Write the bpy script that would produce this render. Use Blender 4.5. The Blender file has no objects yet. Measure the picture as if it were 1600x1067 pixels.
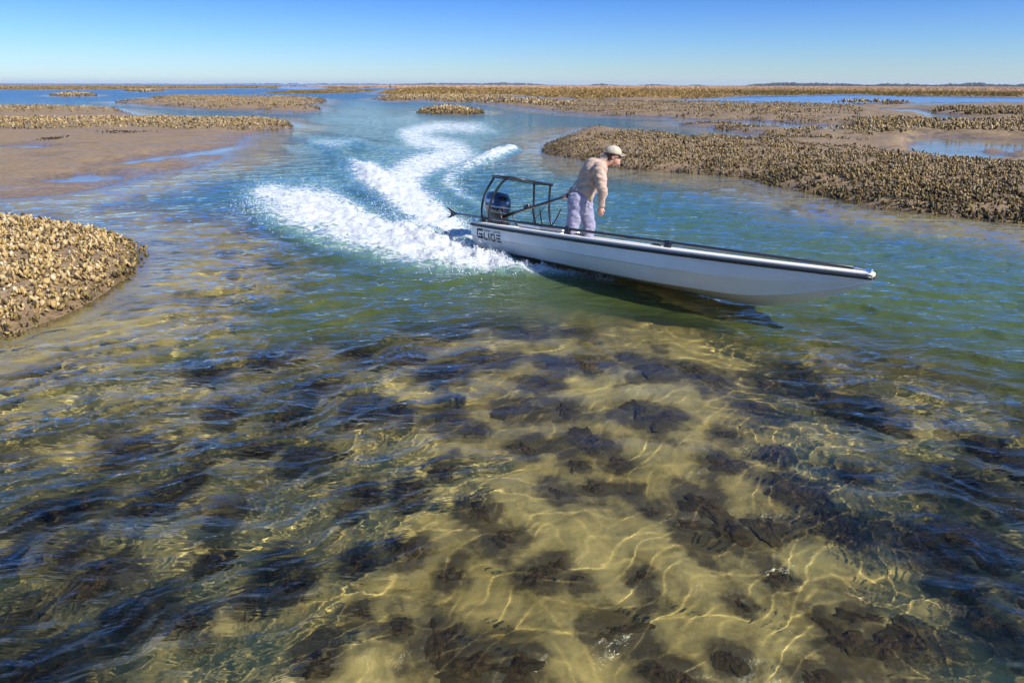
import bpy, bmesh, math, random
import numpy as np
from mathutils import Vector, Matrix, Euler

rng = np.random.default_rng(7)
random.seed(7)
S = bpy.context.scene
C = S.collection

# ------------------------------------------------------------------ camera
F_PX, CAM_H = 1067.0, 2.5
PITCH = math.atan((533.5 - 132.5) / F_PX)
ROLL = math.radians(0.18)
cd = bpy.data.cameras.new('camera')
cam = bpy.data.objects.new('camera', cd); C.objects.link(cam)
cd.sensor_width = 36; cd.lens = 36 * F_PX / 1600
cd.clip_start = 0.05; cd.clip_end = 60000
cam.matrix_world = (Matrix.Translation((0, 0, CAM_H)) @ Matrix.Rotation(math.pi / 2 - PITCH, 4, 'X')
                    @ Matrix.Rotation(ROLL, 4, 'Z'))
S.camera = cam

# ------------------------------------------------------------------ sky and sun
SUN_AZ = math.radians(124)      # compass-like: 0 = +Y (ahead), 90 = +X (right)
SUN_EL = math.radians(40)
w = bpy.data.worlds.new('World'); S.world = w; w.use_nodes = True
nt = w.node_tree; nt.nodes.clear()
sky = nt.nodes.new('ShaderNodeTexSky'); sky.sky_type = 'NISHITA'; sky.sun_disc = False
sky.sun_elevation = SUN_EL; sky.sun_rotation = SUN_AZ
sky.altitude = 0; sky.air_density = 1.0; sky.dust_density = 0.2; sky.ozone_density = 2.5
geo = nt.nodes.new('ShaderNodeTexCoord')
sep = nt.nodes.new('ShaderNodeSeparateXYZ'); nt.links.new(geo.outputs['Generated'], sep.inputs[0])
rmp = nt.nodes.new('ShaderNodeValToRGB'); nt.links.new(sep.outputs['Z'], rmp.inputs[0])
e = rmp.color_ramp.elements
e[0].position = 0.0; e[0].color = (0.45, 0.59, 0.78, 1)
e[1].position = 0.13; e[1].color = (0.115, 0.29, 0.74, 1)
x = e.new(0.055); x.color = (0.285, 0.47, 0.80, 1)
x = e.new(0.30); x.color = (0.30, 0.54, 0.95, 1)
x = e.new(0.6); x.color = (0.45, 0.70, 1.0, 1)
mx = nt.nodes.new('ShaderNodeMix'); mx.data_type = 'RGBA'; mx.blend_type = 'MULTIPLY'; mx.inputs[0].default_value = 1
nt.links.new(sky.outputs[0], mx.inputs[6]); nt.links.new(rmp.outputs[0], mx.inputs[7])
bg = nt.nodes.new('ShaderNodeBackground'); bg.inputs[1].default_value = 0.11
nt.links.new(mx.outputs[2], bg.inputs[0])
wo = nt.nodes.new('ShaderNodeOutputWorld'); nt.links.new(bg.outputs[0], wo.inputs[0])
sd = bpy.data.lights.new('sun', 'SUN'); sd.energy = 4.6; sd.angle = math.radians(0.55); sd.color = (1.0, 0.93, 0.82)
sun = bpy.data.objects.new('sun', sd); C.objects.link(sun)
sdir = Vector((math.sin(SUN_AZ) * math.cos(SUN_EL), math.cos(SUN_AZ) * math.cos(SUN_EL), math.sin(SUN_EL)))
sun.rotation_euler = sdir.to_track_quat('Z', 'Y').to_euler()
sun.location = sdir * 50
sd.cycles.is_caustics_light = True

S.render.engine = 'CYCLES'
S.view_settings.view_transform = 'Standard'; S.view_settings.look = 'None'
S.view_settings.exposure = 0.78; S.view_settings.gamma = 1
cy = S.cycles
cy.use_denoising = True; cy.use_adaptive_sampling = True; cy.adaptive_threshold = .05
cy.max_bounces = 6; cy.transmission_bounces = 4; cy.transparent_max_bounces = 12
cy.diffuse_bounces = 2; cy.glossy_bounces = 3
cy.caustics_refractive = True; cy.caustics_reflective = False
cy.sample_clamp_indirect = 6.0; cy.blur_glossy = 0.5

# ------------------------------------------------------------------ projection helpers
CP, SP, CR, SR = math.cos(PITCH), math.sin(PITCH), math.cos(ROLL), math.sin(ROLL)
def ray(px, py):
    X2 = (np.asarray(px, float) - 800) / F_PX; Y2 = (533.5 - np.asarray(py, float)) / F_PX
    X = X2 * CR - Y2 * SR; Y = X2 * SR + Y2 * CR
    return np.stack([X, CP + Y * SP, -SP + Y * CP], -1)
def at(px, py, z=0.0):
    """point of the photograph -> point on the level plane z"""
    d = ray(px, py); t = (z - CAM_H) / d[..., 2]
    return d * t[..., None] + np.array([0, 0, CAM_H])
def project(x, y, z):
    z = z - CAM_H
    d = y * CP - z * SP; u = y * SP + z * CP
    X = F_PX * x / d; Y = F_PX * u / d
    return 800 + X * CR + Y * SR, 533.5 - (-X * SR + Y * CR)

# ------------------------------------------------------------------ numpy noise
_perm = np.concatenate([rng.permutation(256)] * 3)
_ang = rng.random(256) * 2 * np.pi
_gx, _gy = np.cos(_ang), np.sin(_ang)
def perlin(x, y):
    xi = np.floor(x).astype(np.int64); yi = np.floor(y).astype(np.int64)
    xf = x - xi; yf = y - yi; xi &= 255; yi &= 255
    def g(ix, iy, fx, fy):
        h = _perm[_perm[ix & 255] + (iy & 255)]
        return _gx[h] * fx + _gy[h] * fy
    u = xf * xf * xf * (xf * (xf * 6 - 15) + 10); v = yf * yf * yf * (yf * (yf * 6 - 15) + 10)
    a = g(xi, yi, xf, yf); b = g(xi + 1, yi, xf - 1, yf); c = g(xi, yi + 1, xf, yf - 1); d = g(xi + 1, yi + 1, xf - 1, yf - 1)
    return (a + u * (b - a)) + v * ((c + u * (d - c)) - (a + u * (b - a)))
def fbm(x, y, o=4, gain=.5):
    s = 0; a = 1.0; f = 1.0
    for i in range(o):
        s = s + a * perlin(x * f + 17.3 * i, y * f - 9.1 * i); a *= gain; f *= 2.03
    return s
def sstep(a, b, x):
    t = np.clip((x - a) / (b - a), 0, 1); return t * t * (3 - 2 * t)
def poly_sd(poly, x, y):
    """signed distance to a polygon, positive inside"""
    n = len(poly); best = np.full(x.shape, 1e18); ins = np.zeros(x.shape, bool)
    for i in range(n):
        ax, ay = poly[i]; bx, by = poly[(i + 1) % n]
        dx, dy = bx - ax, by - ay
        t = np.clip(((x - ax) * dx + (y - ay) * dy) / (dx * dx + dy * dy + 1e-12), 0, 1)
        best = np.minimum(best, (x - ax - t * dx) ** 2 + (y - ay - t * dy) ** 2)
        if ay != by:
            c = ((ay > y) != (by > y)) & (x < (bx - ax) * (y - ay) / (by - ay) + ax)
            ins ^= c
    d = np.sqrt(best)
    return np.where(ins, d, -d)

def poly_near(poly, x, y, pad):
    """poly_sd, worked out only within pad of the outline's box; farther off the distance to the box will do"""
    lo, hi = poly.min(0), poly.max(0)
    dx = np.maximum(np.maximum(lo[0] - x, x - hi[0]), 0); dy = np.maximum(np.maximum(lo[1] - y, y - hi[1]), 0)
    out = -np.hypot(dx, dy) - .01; m = out > -pad
    if m.any(): out[m] = poly_sd(poly, x[m], y[m])
    return out

# ------------------------------------------------------------------ mesh and tag helpers
def tag(o, label=None, cat=None, group=None, kind=None):
    if label: o['label'] = label
    if cat: o['category'] = cat
    if group: o['group'] = group
    if kind: o['kind'] = kind
    return o
def obj(name, me, mat=None, parent=None):
    if isinstance(me, bmesh.types.BMesh):
        m = bpy.data.meshes.new(name); me.to_mesh(m); me.free(); me = m
    if mat is not None and not me.materials: me.materials.append(mat)
    o = bpy.data.objects.new(name, me); C.objects.link(o)
    if parent is not None: o.parent = parent
    return o
def empty(name, loc=(0, 0, 0), parent=None):
    o = bpy.data.objects.new(name, None); C.objects.link(o); o.location = loc; o.empty_display_size = .1
    if parent is not None: o.parent = parent
    return o
def np_mesh(name, co, faces, smooth=False, attrs=None):
    """mesh from numpy arrays; faces is (n,3) or (n,4)"""
    me = bpy.data.meshes.new(name)
    co = np.ascontiguousarray(co, dtype=np.float32); faces = np.ascontiguousarray(faces, dtype=np.int32)
    k = faces.shape[1]
    me.vertices.add(len(co)); me.vertices.foreach_set('co', co.ravel())
    me.loops.add(faces.size); me.loops.foreach_set('vertex_index', faces.ravel())
    me.polygons.add(len(faces)); me.polygons.foreach_set('loop_start', np.arange(0, faces.size, k, dtype=np.int32))
    me.update(calc_edges=True)
    if smooth: me.polygons.foreach_set('use_smooth', np.ones(len(faces), dtype=bool))
    for nme, arr in (attrs or {}).items():
        arr = np.asarray(arr, dtype=np.float32)
        if arr.ndim == 1:
            a = me.attributes.new(nme, 'FLOAT', 'POINT'); a.data.foreach_set('value', arr)
        else:
            a = me.attributes.new(nme, 'FLOAT_COLOR', 'POINT')
            if arr.shape[1] == 3: arr = np.concatenate([arr, np.ones((len(arr), 1), np.float32)], 1)
            a.data.foreach_set('color', np.ascontiguousarray(arr).ravel())
    me.update()
    return me

# ------------------------------------------------------------------ material helpers
class N:
    """small node-tree writer"""
    def __init__(s, name):
        s.m = bpy.data.materials.new(name); s.m.use_nodes = True; s.t = s.m.node_tree; s.t.nodes.clear()
        s.out = s.t.nodes.new('ShaderNodeOutputMaterial')
    def n(s, ty, ins=None, **kw):
        nd = s.t.nodes.new(ty)
        for k, v in kw.items(): setattr(nd, k, v)
        for k, v in (ins or {}).items():
            if isinstance(v, bpy.types.NodeSocket): s.t.links.new(v, nd.inputs[k])
            else: nd.inputs[k].default_value = v
        return nd
    def math(s, op, a, b=0.0, c=0.0, clamp=False):
        return s.n('ShaderNodeMath', {0: a, 1: b, 2: c}, operation=op, use_clamp=clamp).outputs[0]
    def mix(s, f, a, b, mode='MIX'):
        return s.n('ShaderNodeMix', {0: f, 6: a, 7: b}, data_type='RGBA', blend_type=mode).outputs[2]
    def maprange(s, v, a, b, c=0.0, d=1.0, smooth=True):
        return s.n('ShaderNodeMapRange', {0: v, 1: a, 2: b, 3: c, 4: d}, interpolation_type='SMOOTHSTEP' if smooth else 'LINEAR').outputs[0]
    def noise(s, vec, scale, detail=4, rough=.55, dist=0.0):
        return s.n('ShaderNodeTexNoise', {'Vector': vec, 'Scale': scale, 'Detail': detail, 'Roughness': rough, 'Distortion': dist}).outputs[0]
    def attr(s, name): return s.n('ShaderNodeAttribute', attribute_name=name)
    def pos(s): return s.n('ShaderNodeNewGeometry').outputs['Position']
    def objco(s): return s.n('ShaderNodeTexCoord').outputs['Object']
    def scale(s, vec, sc): return s.n('ShaderNodeMapping', {0: vec, 3: sc}).outputs[0]
    def bump(s, h, strength=.5, dist=.02, normal=None):
        i = {'Height': h, 'Strength': strength, 'Distance': dist}
        if normal is not None: i['Normal'] = normal
        return s.n('ShaderNodeBump', i).outputs[0]
    def done(s, sh): s.t.links.new(sh, s.out.inputs[0]); return s.m
def col(r, g, b): return (r, g, b, 1)
def simple(name, c, rough=.5, metal=0.0, var=.12, nscale=30, bump=0.0, spec=.5, coat=0.0):
    """principled paint with slight mottling so nothing is perfectly flat"""
    k = N(name); p = k.objco()
    nz = k.noise(p, nscale, 5, .6)
    cc = k.mix(nz, col(*[v * (1 - var) for v in c]), col(*[min(1, v * (1 + var)) for v in c]))
    i = {'Base Color': cc, 'Roughness': k.maprange(nz, .2, .8, rough * .8, min(1, rough * 1.2)), 'Metallic': metal,
         'Specular IOR Level': spec, 'Coat Weight': coat}
    if bump: i['Normal'] = k.bump(k.noise(p, nscale * 2, 5, .6), bump, .01)
    return k.done(k.n('ShaderNodeBsdfPrincipled', i).outputs[0])

# ------------------------------------------------------------------ the lie of the land
def P(pts, z=0.0):
    a = np.array(pts, float); return at(a[:, 0], a[:, 1], z)[:, :2]
# land outlines at the waterline: (points in the photograph, top height, shore width in m)
LAND = {
 'near_bank': (P([(-700, 820), (-300, 640), (-60, 545), (0, 527), (50, 512), (90, 496), (130, 479), (170, 456), (198, 432), (214, 408), (219, 396), (212, 384), (170, 369), (100, 354), (0, 345), (-200, 330), (-900, 330)]), .27, .9),
 'left_flat': (P([(-900, 330), (-100, 318), (0, 311), (60, 307), (130, 299), (200, 284), (232, 272), (300, 262), (352, 247), (345, 240), (375, 224), (385, 212), (430, 206), (458, 200), (455, 190), (420, 186), (300, 183), (215, 181), (195, 173), (100, 167), (0, 166), (-500, 166), (-1200, 200)]), .16, 2.5),
 'left_ridge': (P([(-700, 203), (0, 207), (110, 205), (235, 204), (300, 206), (400, 207), (440, 204), (458, 199), (445, 191), (300, 189), (100, 190), (-700, 188)]), .34, 2.0),
 'left_ridge_far': (P([(-700, 180), (0, 181), (120, 180), (195, 178), (180, 171), (60, 169), (-700, 168)]), .34, 2.0),
 'mid_island': (P([(275, 168), (330, 172), (400, 172), (462, 177), (505, 175), (498, 169), (470, 167), (515, 160), (505, 155), (440, 153), (330, 152), (240, 152), (232, 154), (255, 158), (190, 159), (178, 161), (255, 167)]), .42, 5.0),
 'sand_bar': (P([(175, 159.5), (250, 158.5), (300, 161), (262, 167), (215, 165)]), .07, 3.0),
 'islet_a': (P([(75, 150.5), (110, 152.5), (150, 151), (148, 148.5), (95, 148)]), .5, 6.0),
 'islet_b': (P([(193, 143.4), (225, 145), (262, 143.8), (230, 142.4)]), .6, 9.0),
 'marsh_left': (P([(-900, 141.5), (0, 140.5), (100, 141.5), (190, 140.2), (330, 139.5), (420, 139), (560, 139.3), (590, 137.5), (400, 135), (200, 134.5), (0, 134.3), (-900, 134)]), .5, 12.0),
 'marsh_mid': (P([(410, 146), (450, 147.3), (505, 146.5), (560, 145), (590, 142), (560, 141.7), (470, 143)]), .4, 8.0),
 'right_flat': (P([(580, 156.5), (615, 160), (662, 157.5), (700, 161.5), (722, 160), (770, 163), (800, 167), (850, 175), (905, 180), (960, 183), (1010, 184.5), (1070, 187), (1150, 190), (1240, 193), (1220, 196), (1140, 194), (1045, 191.5), (1060, 196), (1120, 203), (1185, 214), (1200, 226), (1260, 232), (1330, 236), (1420, 246), (1480, 255), (1600, 262), (2300, 280), (2300, 165), (1600, 165), (1330, 166), (1190, 160), (1100, 159.5), (1030, 160.5), (900, 157), (800, 152.5), (740, 150.5), (640, 150.5), (600, 152)]), .30, 6.0),
 'islet_c': (P([(650, 176), (680, 179), (720, 179.5), (757, 177.5), (748, 173), (715, 171), (665, 172)]), .42, 3.5),
 'bank': (P([(845, 237), (870, 243), (920, 251), (960, 262), (1040, 268), (1100, 272), (1165, 277), (1210, 290), (1270, 301), (1310, 311), (1370, 324), (1430, 331), (1500, 339), (1560, 346), (1620, 350), (2400, 420), (2400, 300), (1700, 268), (1600, 262), (1500, 258), (1400, 242), (1200, 226), (1100, 221), (1020, 215), (985, 208), (960, 203), (910, 203), (885, 213), (860, 224)]), .42, 2.6),
 'bank_mound': (P([(880, 224), (900, 228), (1010, 226), (1000, 213), (960, 203), (910, 202)]), .62, 4.5),
 'bar_right': (P([(1283, 160.5), (1310, 163), (1380, 164.5), (1440, 161), (1420, 158.5), (1320, 158)]), .3, 6.0),
 'flat_far': (P([(1440, 166), (1480, 169.5), (1560, 168), (2300, 172), (2300, 160), (1600, 162), (1500, 162), (1450, 163.5)]), .4, 8.0),
 'marsh_right': (P([(585, 148), (640, 150), (740, 149.5), (810, 150.5), (900, 155), (1020, 158), (1100, 155), (1160, 150.5), (1230, 150), (1330, 148), (1400, 151), (1480, 151.5), (1600, 152.5), (2300, 155), (2300, 141), (1500, 140), (1200, 138), (800, 136.5), (640, 138), (600, 141)]), .5, 14.0),
 'marsh_far': (P([(560, 138.5), (700, 139), (900, 140), (1200, 142), (1600, 146), (2300, 150), (2300, 138.6), (1600, 135.9), (1100, 134.4), (700, 133.2), (560, 134.5), (400, 135.5)]), .5, 20.0),
}
# pools and creeks cut into it
POOL = {
 'a': P([(146, 261), (170, 263), (240, 253), (300, 245), (350, 239), (380, 231), (360, 231), (320, 236.5), (250, 244), (200, 252)]),
 'b': P([(45, 285), (90, 279), (130, 273), (195, 275.5), (160, 283), (90, 287)]),
 'k': P([(1040, 189.5), (1120, 190), (1240, 194), (1230, 197), (1130, 193.5)]),
 'l': P([(-60, 234), (40, 236), (95, 232), (60, 229), (-60, 229)]),
 'm': P([(1560, 205), (1620, 207), (1760, 210), (1760, 204), (1640, 202)]),
 'c': P([(1395, 216), (1500, 214.5), (1600, 221), (2000, 230), (2000, 243), (1600, 240), (1515, 234), (1545, 240), (1575, 246), (1570, 251), (1500, 251), (1445, 241), (1415, 229), (1440, 224)]),
 'd': P([(1370, 168.5), (1420, 170.5), (1450, 176), (1500, 183.5), (1540, 192), (1500, 194), (1470, 190), (1450, 183.5), (1440, 179), (1385, 174)]),
 'e': P([(1180, 200), (1250, 196.5), (1318, 198.5), (1308, 204.5), (1235, 204)]),
 'f': P([(1025, 159.5), (1100, 155), (1200, 152.5), (1330, 150), (1480, 153), (1600, 154.5), (2300, 157), (2300, 161.5), (1600, 160), (1440, 160.5), (1300, 160), (1200, 162.5), (1080, 160.5)]),
 'g': P([(700, 143.8), (760, 144.3), (790, 142.8), (740, 142)]),
 'h': P([(770, 156.3), (830, 157.5), (830, 154.8), (785, 154)]),
 'i': P([(430, 138.3), (470, 141.5), (525, 139.5), (500, 136.4), (440, 136.4)]),
 'j': P([(0, 137.7), (60, 138), (80, 137.2), (40, 136.8)]),
}
def land_height(x, y):
    """height of the ground above the water level; also the bare land factor"""
    r = np.sqrt(x * x + y * y)
    wob = fbm(x * .55, y * .55, 3) * np.clip(r * .008, .05, 1.5)
    best = np.full(x.shape, -1e9); h = np.full(x.shape, -9.0)
    for k, (pl, top, wd) in LAND.items():
        s = poly_near(pl, x, y, 6) + wob
        hh = np.where(s > 0, top * (1 - np.exp(-2.2 * np.maximum(s, 0) / wd)), 0)
        h = np.maximum(h, np.where(s > 0, hh, -9)); best = np.maximum(best, s)
    # the bed under the water
    d = np.maximum(-best, 0)
    near = sstep(1.25, .55, np.sqrt((np.where(x > 1.2, (x - 1.2) * .8, (x - 1.2) * .44) / 4.6) ** 2 + ((y - 2.5) / 6.3) ** 2))
    chan = .98 - .60 * near
    bed = -np.minimum(.20 * d + .05 * np.sqrt(d), chan)
    bed = bed + fbm(x * .9 + 3, y * .9, 3) * .10 * np.clip(-bed * 3, 0, 1)
    bed = np.minimum(bed, -.012 - .06 * np.minimum(d, 3))
    lump = fbm(x * .35, y * .35, 4) * .13 + fbm(x * 1.6, y * 1.6, 3) * .05 + (r > 26) * (x > 0) * fbm(x * .9, y * .5, 3) * .16
    out = np.where(best > 0, np.maximum(h, 0) + (lump * np.clip(h / .3, 0, 1)), bed)
    pd = np.full(x.shape, -1e9)
    for pl in POOL.values(): pd = np.maximum(pd, poly_near(pl, x, y, 10) + wob * .6)
    cut = np.clip(.02 * r, .15, 6)
    f = sstep(-cut, cut * .35, pd)
    out = np.where(out > -.12, out * (1 - f) + (-.12) * f, out)
    return out, best, pd

def polar_grid(nr, nc, r0, r1, power, half):
    u = np.linspace(r0 ** -power, r1 ** -power, nr); r = u ** (-1 / power)
    a = np.linspace(-half, half, nc)
    R_, A_ = np.meshgrid(r, a, indexing='ij')
    x = R_ * np.sin(A_); y = R_ * np.cos(A_)
    i = np.arange(nr - 1)[:, None] * nc + np.arange(nc - 1)[None, :]
    f = np.stack([i, i + 1, i + nc + 1, i + nc], -1).reshape(-1, 4)
    # wound so that normals point up
    return x.ravel(), y.ravel(), f

# weedy clumps on the bed, as seen in the photograph: x, y, half width
CLUMPS = [(750,800,45),(790,840,50),(870,880,40),(840,900,45),(960,985,50),(905,905,28),(620,985,32),(690,1000,60),(740,1040,70),(810,1040,60),(560,955,26),(500,1030,45),(400,930,45),(430,880,35),(455,915,45),(570,770,40),(540,800,30),(640,760,42),(690,735,36),(200,960,45),(260,940,32),(300,970,42),(60,1040,70),(30,960,55),(150,900,60),(100,870,42),(350,800,42),(300,740,36),(250,780,50),(200,700,50),(400,700,42),(450,640,50),(480,710,42),(350,640,40),(560,640,50),(620,640,42),(700,650,50),(745,670,40),(800,640,50),(850,600,50),(820,700,40),(880,640,45),(920,690,52),(960,720,40),(900,725,36),(870,770,42),(985,770,30),(930,760,40),(1000,640,42),(1040,655,46),(1030,575,52),(1085,580,42),(1120,595,40),(920,570,52),(860,570,42),(1132,680,32),(1135,725,44),(1210,710,32),(1100,790,62),(1140,830,62),(1070,820,42),(1200,820,52),(1240,770,62),(1285,810,52),(1320,830,60),(1330,740,32),(1390,655,32),(1440,850,62),(1500,840,72),(1545,860,60),(1480,875,50),(1320,1000,62),(1385,1010,62),(1430,1000,52),(1350,965,42),(1210,900,34),(1155,945,32),(1140,1030,38),(1030,1050,42),(1070,1062,42),(1270,1060,42),(1550,700,55),(1595,725,42),(1515,745,50),(1580,800,32),(1590,920,38),(1530,960,42),(1572,985,42),(1500,910,32),(1240,590,44),(1290,620,44),(1325,645,38),(1355,622,36),(1200,600,42),(760,560,52),(700,580,52),(640,560,42),(820,520,52),(700,510,52),(780,500,42),(640,500,42),(560,540,42),(900,520,42),(985,560,32),(420,560,42),(500,600,44),(330,580,34),(1180,640,36),(1020,800,34),(1000,900,40),(640,860,44),(700,900,40),(560,880,36),(330,870,40),(60,800,50),(130,780,44),(20,880,46)]
def bed_point(px, py):
    """where the line of sight meets the bed after it bends at the surface"""
    s_ = at(px, py, 0.0); d = ray(px, py); d = d / np.linalg.norm(d)
    h_ = np.hypot(d[0], d[1]); sn = h_ / 1.33; tn = sn / math.sqrt(1 - sn * sn)
    q = s_.copy(); z = -.4
    for _ in range(4):
        q = s_[:2] + d[:2] / h_ * (-z) * tn
        z = float(land_height(np.array([q[0]]), np.array([q[1]]))[0][0])
    return q[0], q[1], z
BEDC = []
for (px_, py_, rx_) in CLUMPS:
    q_ = bed_point(px_, py_); BEDC.append((*q_, rx_ / F_PX * math.sqrt(q_[0] ** 2 + q_[1] ** 2 + CAM_H ** 2)))

HALF = math.radians(60)
gx, gy, gf = polar_grid(410, 470, 1.3, 12000, .85, HALF)
gz, gb, gp = land_height(gx, gy)
gr = np.hypot(gx, gy)
gz = np.where(gr > 3000, np.minimum(gz, -.3) * 0 + np.where(gb > 0, .3, -2.0), gz)
# fine lumps close by
fine = fbm(gx * 5, gy * 5, 3) * .022 * np.clip(1 - gr / 60, 0, 1)
gz = gz + fine * np.where(gz > 0, np.clip(gz * 6, 0, 1), np.clip(-gz * 2.5, 0, 1.4))
# make sure pools keep their water and far marsh is not drowned
gw = np.zeros(gx.shape); sel = gr < 16
wob2 = np.clip(1 + 1.3 * fbm(gx[sel] * 2.2, gy[sel] * 2.2, 5, .62), .25, 3)
for (cx_, cy_, cz_, cs_) in BEDC:
    gw[sel] = np.maximum(gw[sel], np.exp(-((gx[sel] - cx_) ** 2 + .75 * (gy[sel] - cy_) ** 2) / (cs_ * 1.04) ** 2 * wob2))
me = np_mesh('ground', np.stack([gx, gy, gz], 1), gf, True, {'hgt': gz, 'weed': gw})

k = N('mud_and_sand')
p = k.pos()
hgt = k.attr('hgt').outputs['Fac']
n1 = k.noise(p, .9, 6, .6); n2 = k.noise(p, 5.0, 5, .6); n3 = k.noise(p, 28, 4, .6)
sand = k.mix(n1, col(.20, .138, .072), col(.36, .255, .145))
sand = k.mix(k.maprange(n2, .35, .7), sand, col(.20, .138, .078))
spk = k.maprange(k.noise(p, .75, 8, .78), .47, .62)
spk = k.math('MULTIPLY', spk, k.maprange(k.n('ShaderNodeVectorMath', {0: p}, operation='LENGTH').outputs['Value'], 30, 46))
spx = k.maprange(k.n('ShaderNodeSeparateXYZ', {0: p}).outputs['X'], -4, 4)
sand = k.mix(k.math('MULTIPLY', k.math('MULTIPLY', spk, spx), .8), sand, col(.080, .060, .033))
sand = k.mix(k.maprange(k.noise(p, 9, 6, .75), .50, .68, 0, .6), sand, col(.10, .072, .04))
bedc = k.mix(k.maprange(n1, .35, .65), col(.46, .345, .125), col(.60, .465, .19))
bedc = k.mix(k.maprange(n2, .50, .74, 0, .6), bedc, col(.20, .16, .06))
weed = k.maprange(k.noise(k.scale(p, (1, .8, 1)), 1.0, 7, .66, .8), .50, .66, 0, .85)
wfine = k.math('MULTIPLY', k.attr('weed').outputs['Fac'], k.maprange(k.noise(p, 7, 6, .7), .25, .7, .55, 1.25))
weed = k.math('MAXIMUM', weed, k.maprange(wfine, .10, .72))
bedc = k.mix(k.math('MULTIPLY', weed, .9), bedc, col(.070, .052, .026))
fac = k.maprange(hgt, -.10, .02)
c = k.mix(fac, bedc, sand)
wet = k.maprange(hgt, .02, .16, 1, 0)
c = k.mix(k.math('MAXIMUM', k.math('MULTIPLY', wet, .45), k.maprange(k.noise(k.scale(p, (.5, 1.2, 1)), .9, 6, .7), .52, .66, 0, .55)), c, k.mix(1.0, c, col(.55, .5, .48), 'MULTIPLY'))
hh = k.math('ADD', k.math('MULTIPLY', n2, 1.2), k.math('MULTIPLY', n3, .35))
bs = k.n('ShaderNodeBsdfPrincipled', {'Base Color': c, 'Roughness': k.math('SUBTRACT', k.maprange(hgt, .0, .22, .36, .85), k.maprange(k.noise(p, .6, 5, .65), .48, .62, 0, .28)), 'Specular IOR Level': .35,
         'Normal': k.bump(hh, k.maprange(hgt, -.12, .02, .30, .85), .08)})
M_GROUND = k.done(bs.outputs[0])
ground = obj('ground', me, M_GROUND); tag(ground, kind='structure')
ground.cycles.is_caustics_receiver = True

# ------------------------------------------------------------------ water
def seg_field(px, py, pts):
    """max over a chain of (x, y, half width, strength) discs swept along a line, in the photograph's ground plane"""
    out = np.zeros(px.shape)
    for (x0, y0, w0, s0), (x1, y1, w1, s1) in zip(pts[:-1], pts[1:]):
        dx, dy = x1 - x0, (y1 - y0)
        # distances measured with the vertical stretched, as the plane is seen at a slant
        t = np.clip(((px - x0) * dx + (py - y0) * dy * 4) / (dx * dx + dy * dy * 4 + 1e-9), 0, 1)
        d2 = (px - x0 - t * dx) ** 2 + 4 * (py - y0 - t * dy) ** 2
        wd = w0 + (w1 - w0) * t; st = s0 + (s1 - s0) * t
        out = np.maximum(out, st * np.exp(-d2 / (wd * wd)))
    return out
FOAM = [
 [(900, 431, 7, .7), (800, 419, 22, 1.0), (720, 404, 48, 1.15), (650, 386, 66, 1.2), (560, 350, 92, 1.2), (480, 325, 84, 1.15), (422, 304, 52, .9)],
 [(738, 376, 26, 1.0), (690, 354, 42, 1.2), (640, 320, 60, 1.2), (600, 290, 56, 1.15), (572, 268, 40, 1.0), (556, 256, 20, .8)],
 [(640, 300, 36, 1.1), (628, 275, 46, 1.05), (660, 257, 50, 1.02), (712, 243, 50, .95), (702, 230, 48, .88), (655, 221, 44, .88), (640, 209, 36, .88), (680, 199, 38, .84), (740, 200, 38, .78), (775, 207, 18, .55)],
 [(797, 234, 16, 1.2), (775, 242, 20, 1.1), (745, 254, 22, .86), (710, 268, 22, .76), (697, 285, 19, .74), (715, 303, 16, .66), (752, 322, 12, .6)],
 [(488, 222, 18, .62), (520, 227, 24, .74), (556, 220, 18, .56)],
 [(500, 186, 26, .52), (560, 190, 46, .52), (640, 187, 46, .58), (720, 193, 30, .52)],
 [(540, 176, 28, .54), (600, 178, 34, .50), (560, 168, 46, .48), (560, 158, 46, .42)],
 [(470, 360, 40, .62), (420, 345, 34, .42), (385, 345, 20, .25)],
 [(600, 240, 40, .48), (650, 232, 50, .58), (740, 222, 40, .5)],
]
def foam_density(px, py):
    f = np.zeros(px.shape)
    for c_ in FOAM: f = np.maximum(f, seg_field(px, py, c_))
    hole = seg_field(px, py, [(560, 300, 20, .6), (585, 322, 30, .75), (612, 345, 30, .55)])
    return np.clip(f - hole * .8, 0, 1.2)

nr, nc = 720, 740
wx, wy, wf = polar_grid(nr, nc, 1.3, 12000, .60, HALF)
wr = np.hypot(wx, wy)
wpx, wpy = project(wx, wy, 0.0)
r_row = wr.reshape(nr, nc)[:, 0]
drow = np.gradient(r_row)[:, None] * np.ones((1, nc)); drow = np.maximum(drow.ravel(), wr * (2 * HALF / nc))
bz, bb, bp = land_height(wx, wy)
depth = np.clip(-bz, 0, 3)
foam = foam_density(wpx, wpy) * (wr < 120)
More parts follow.
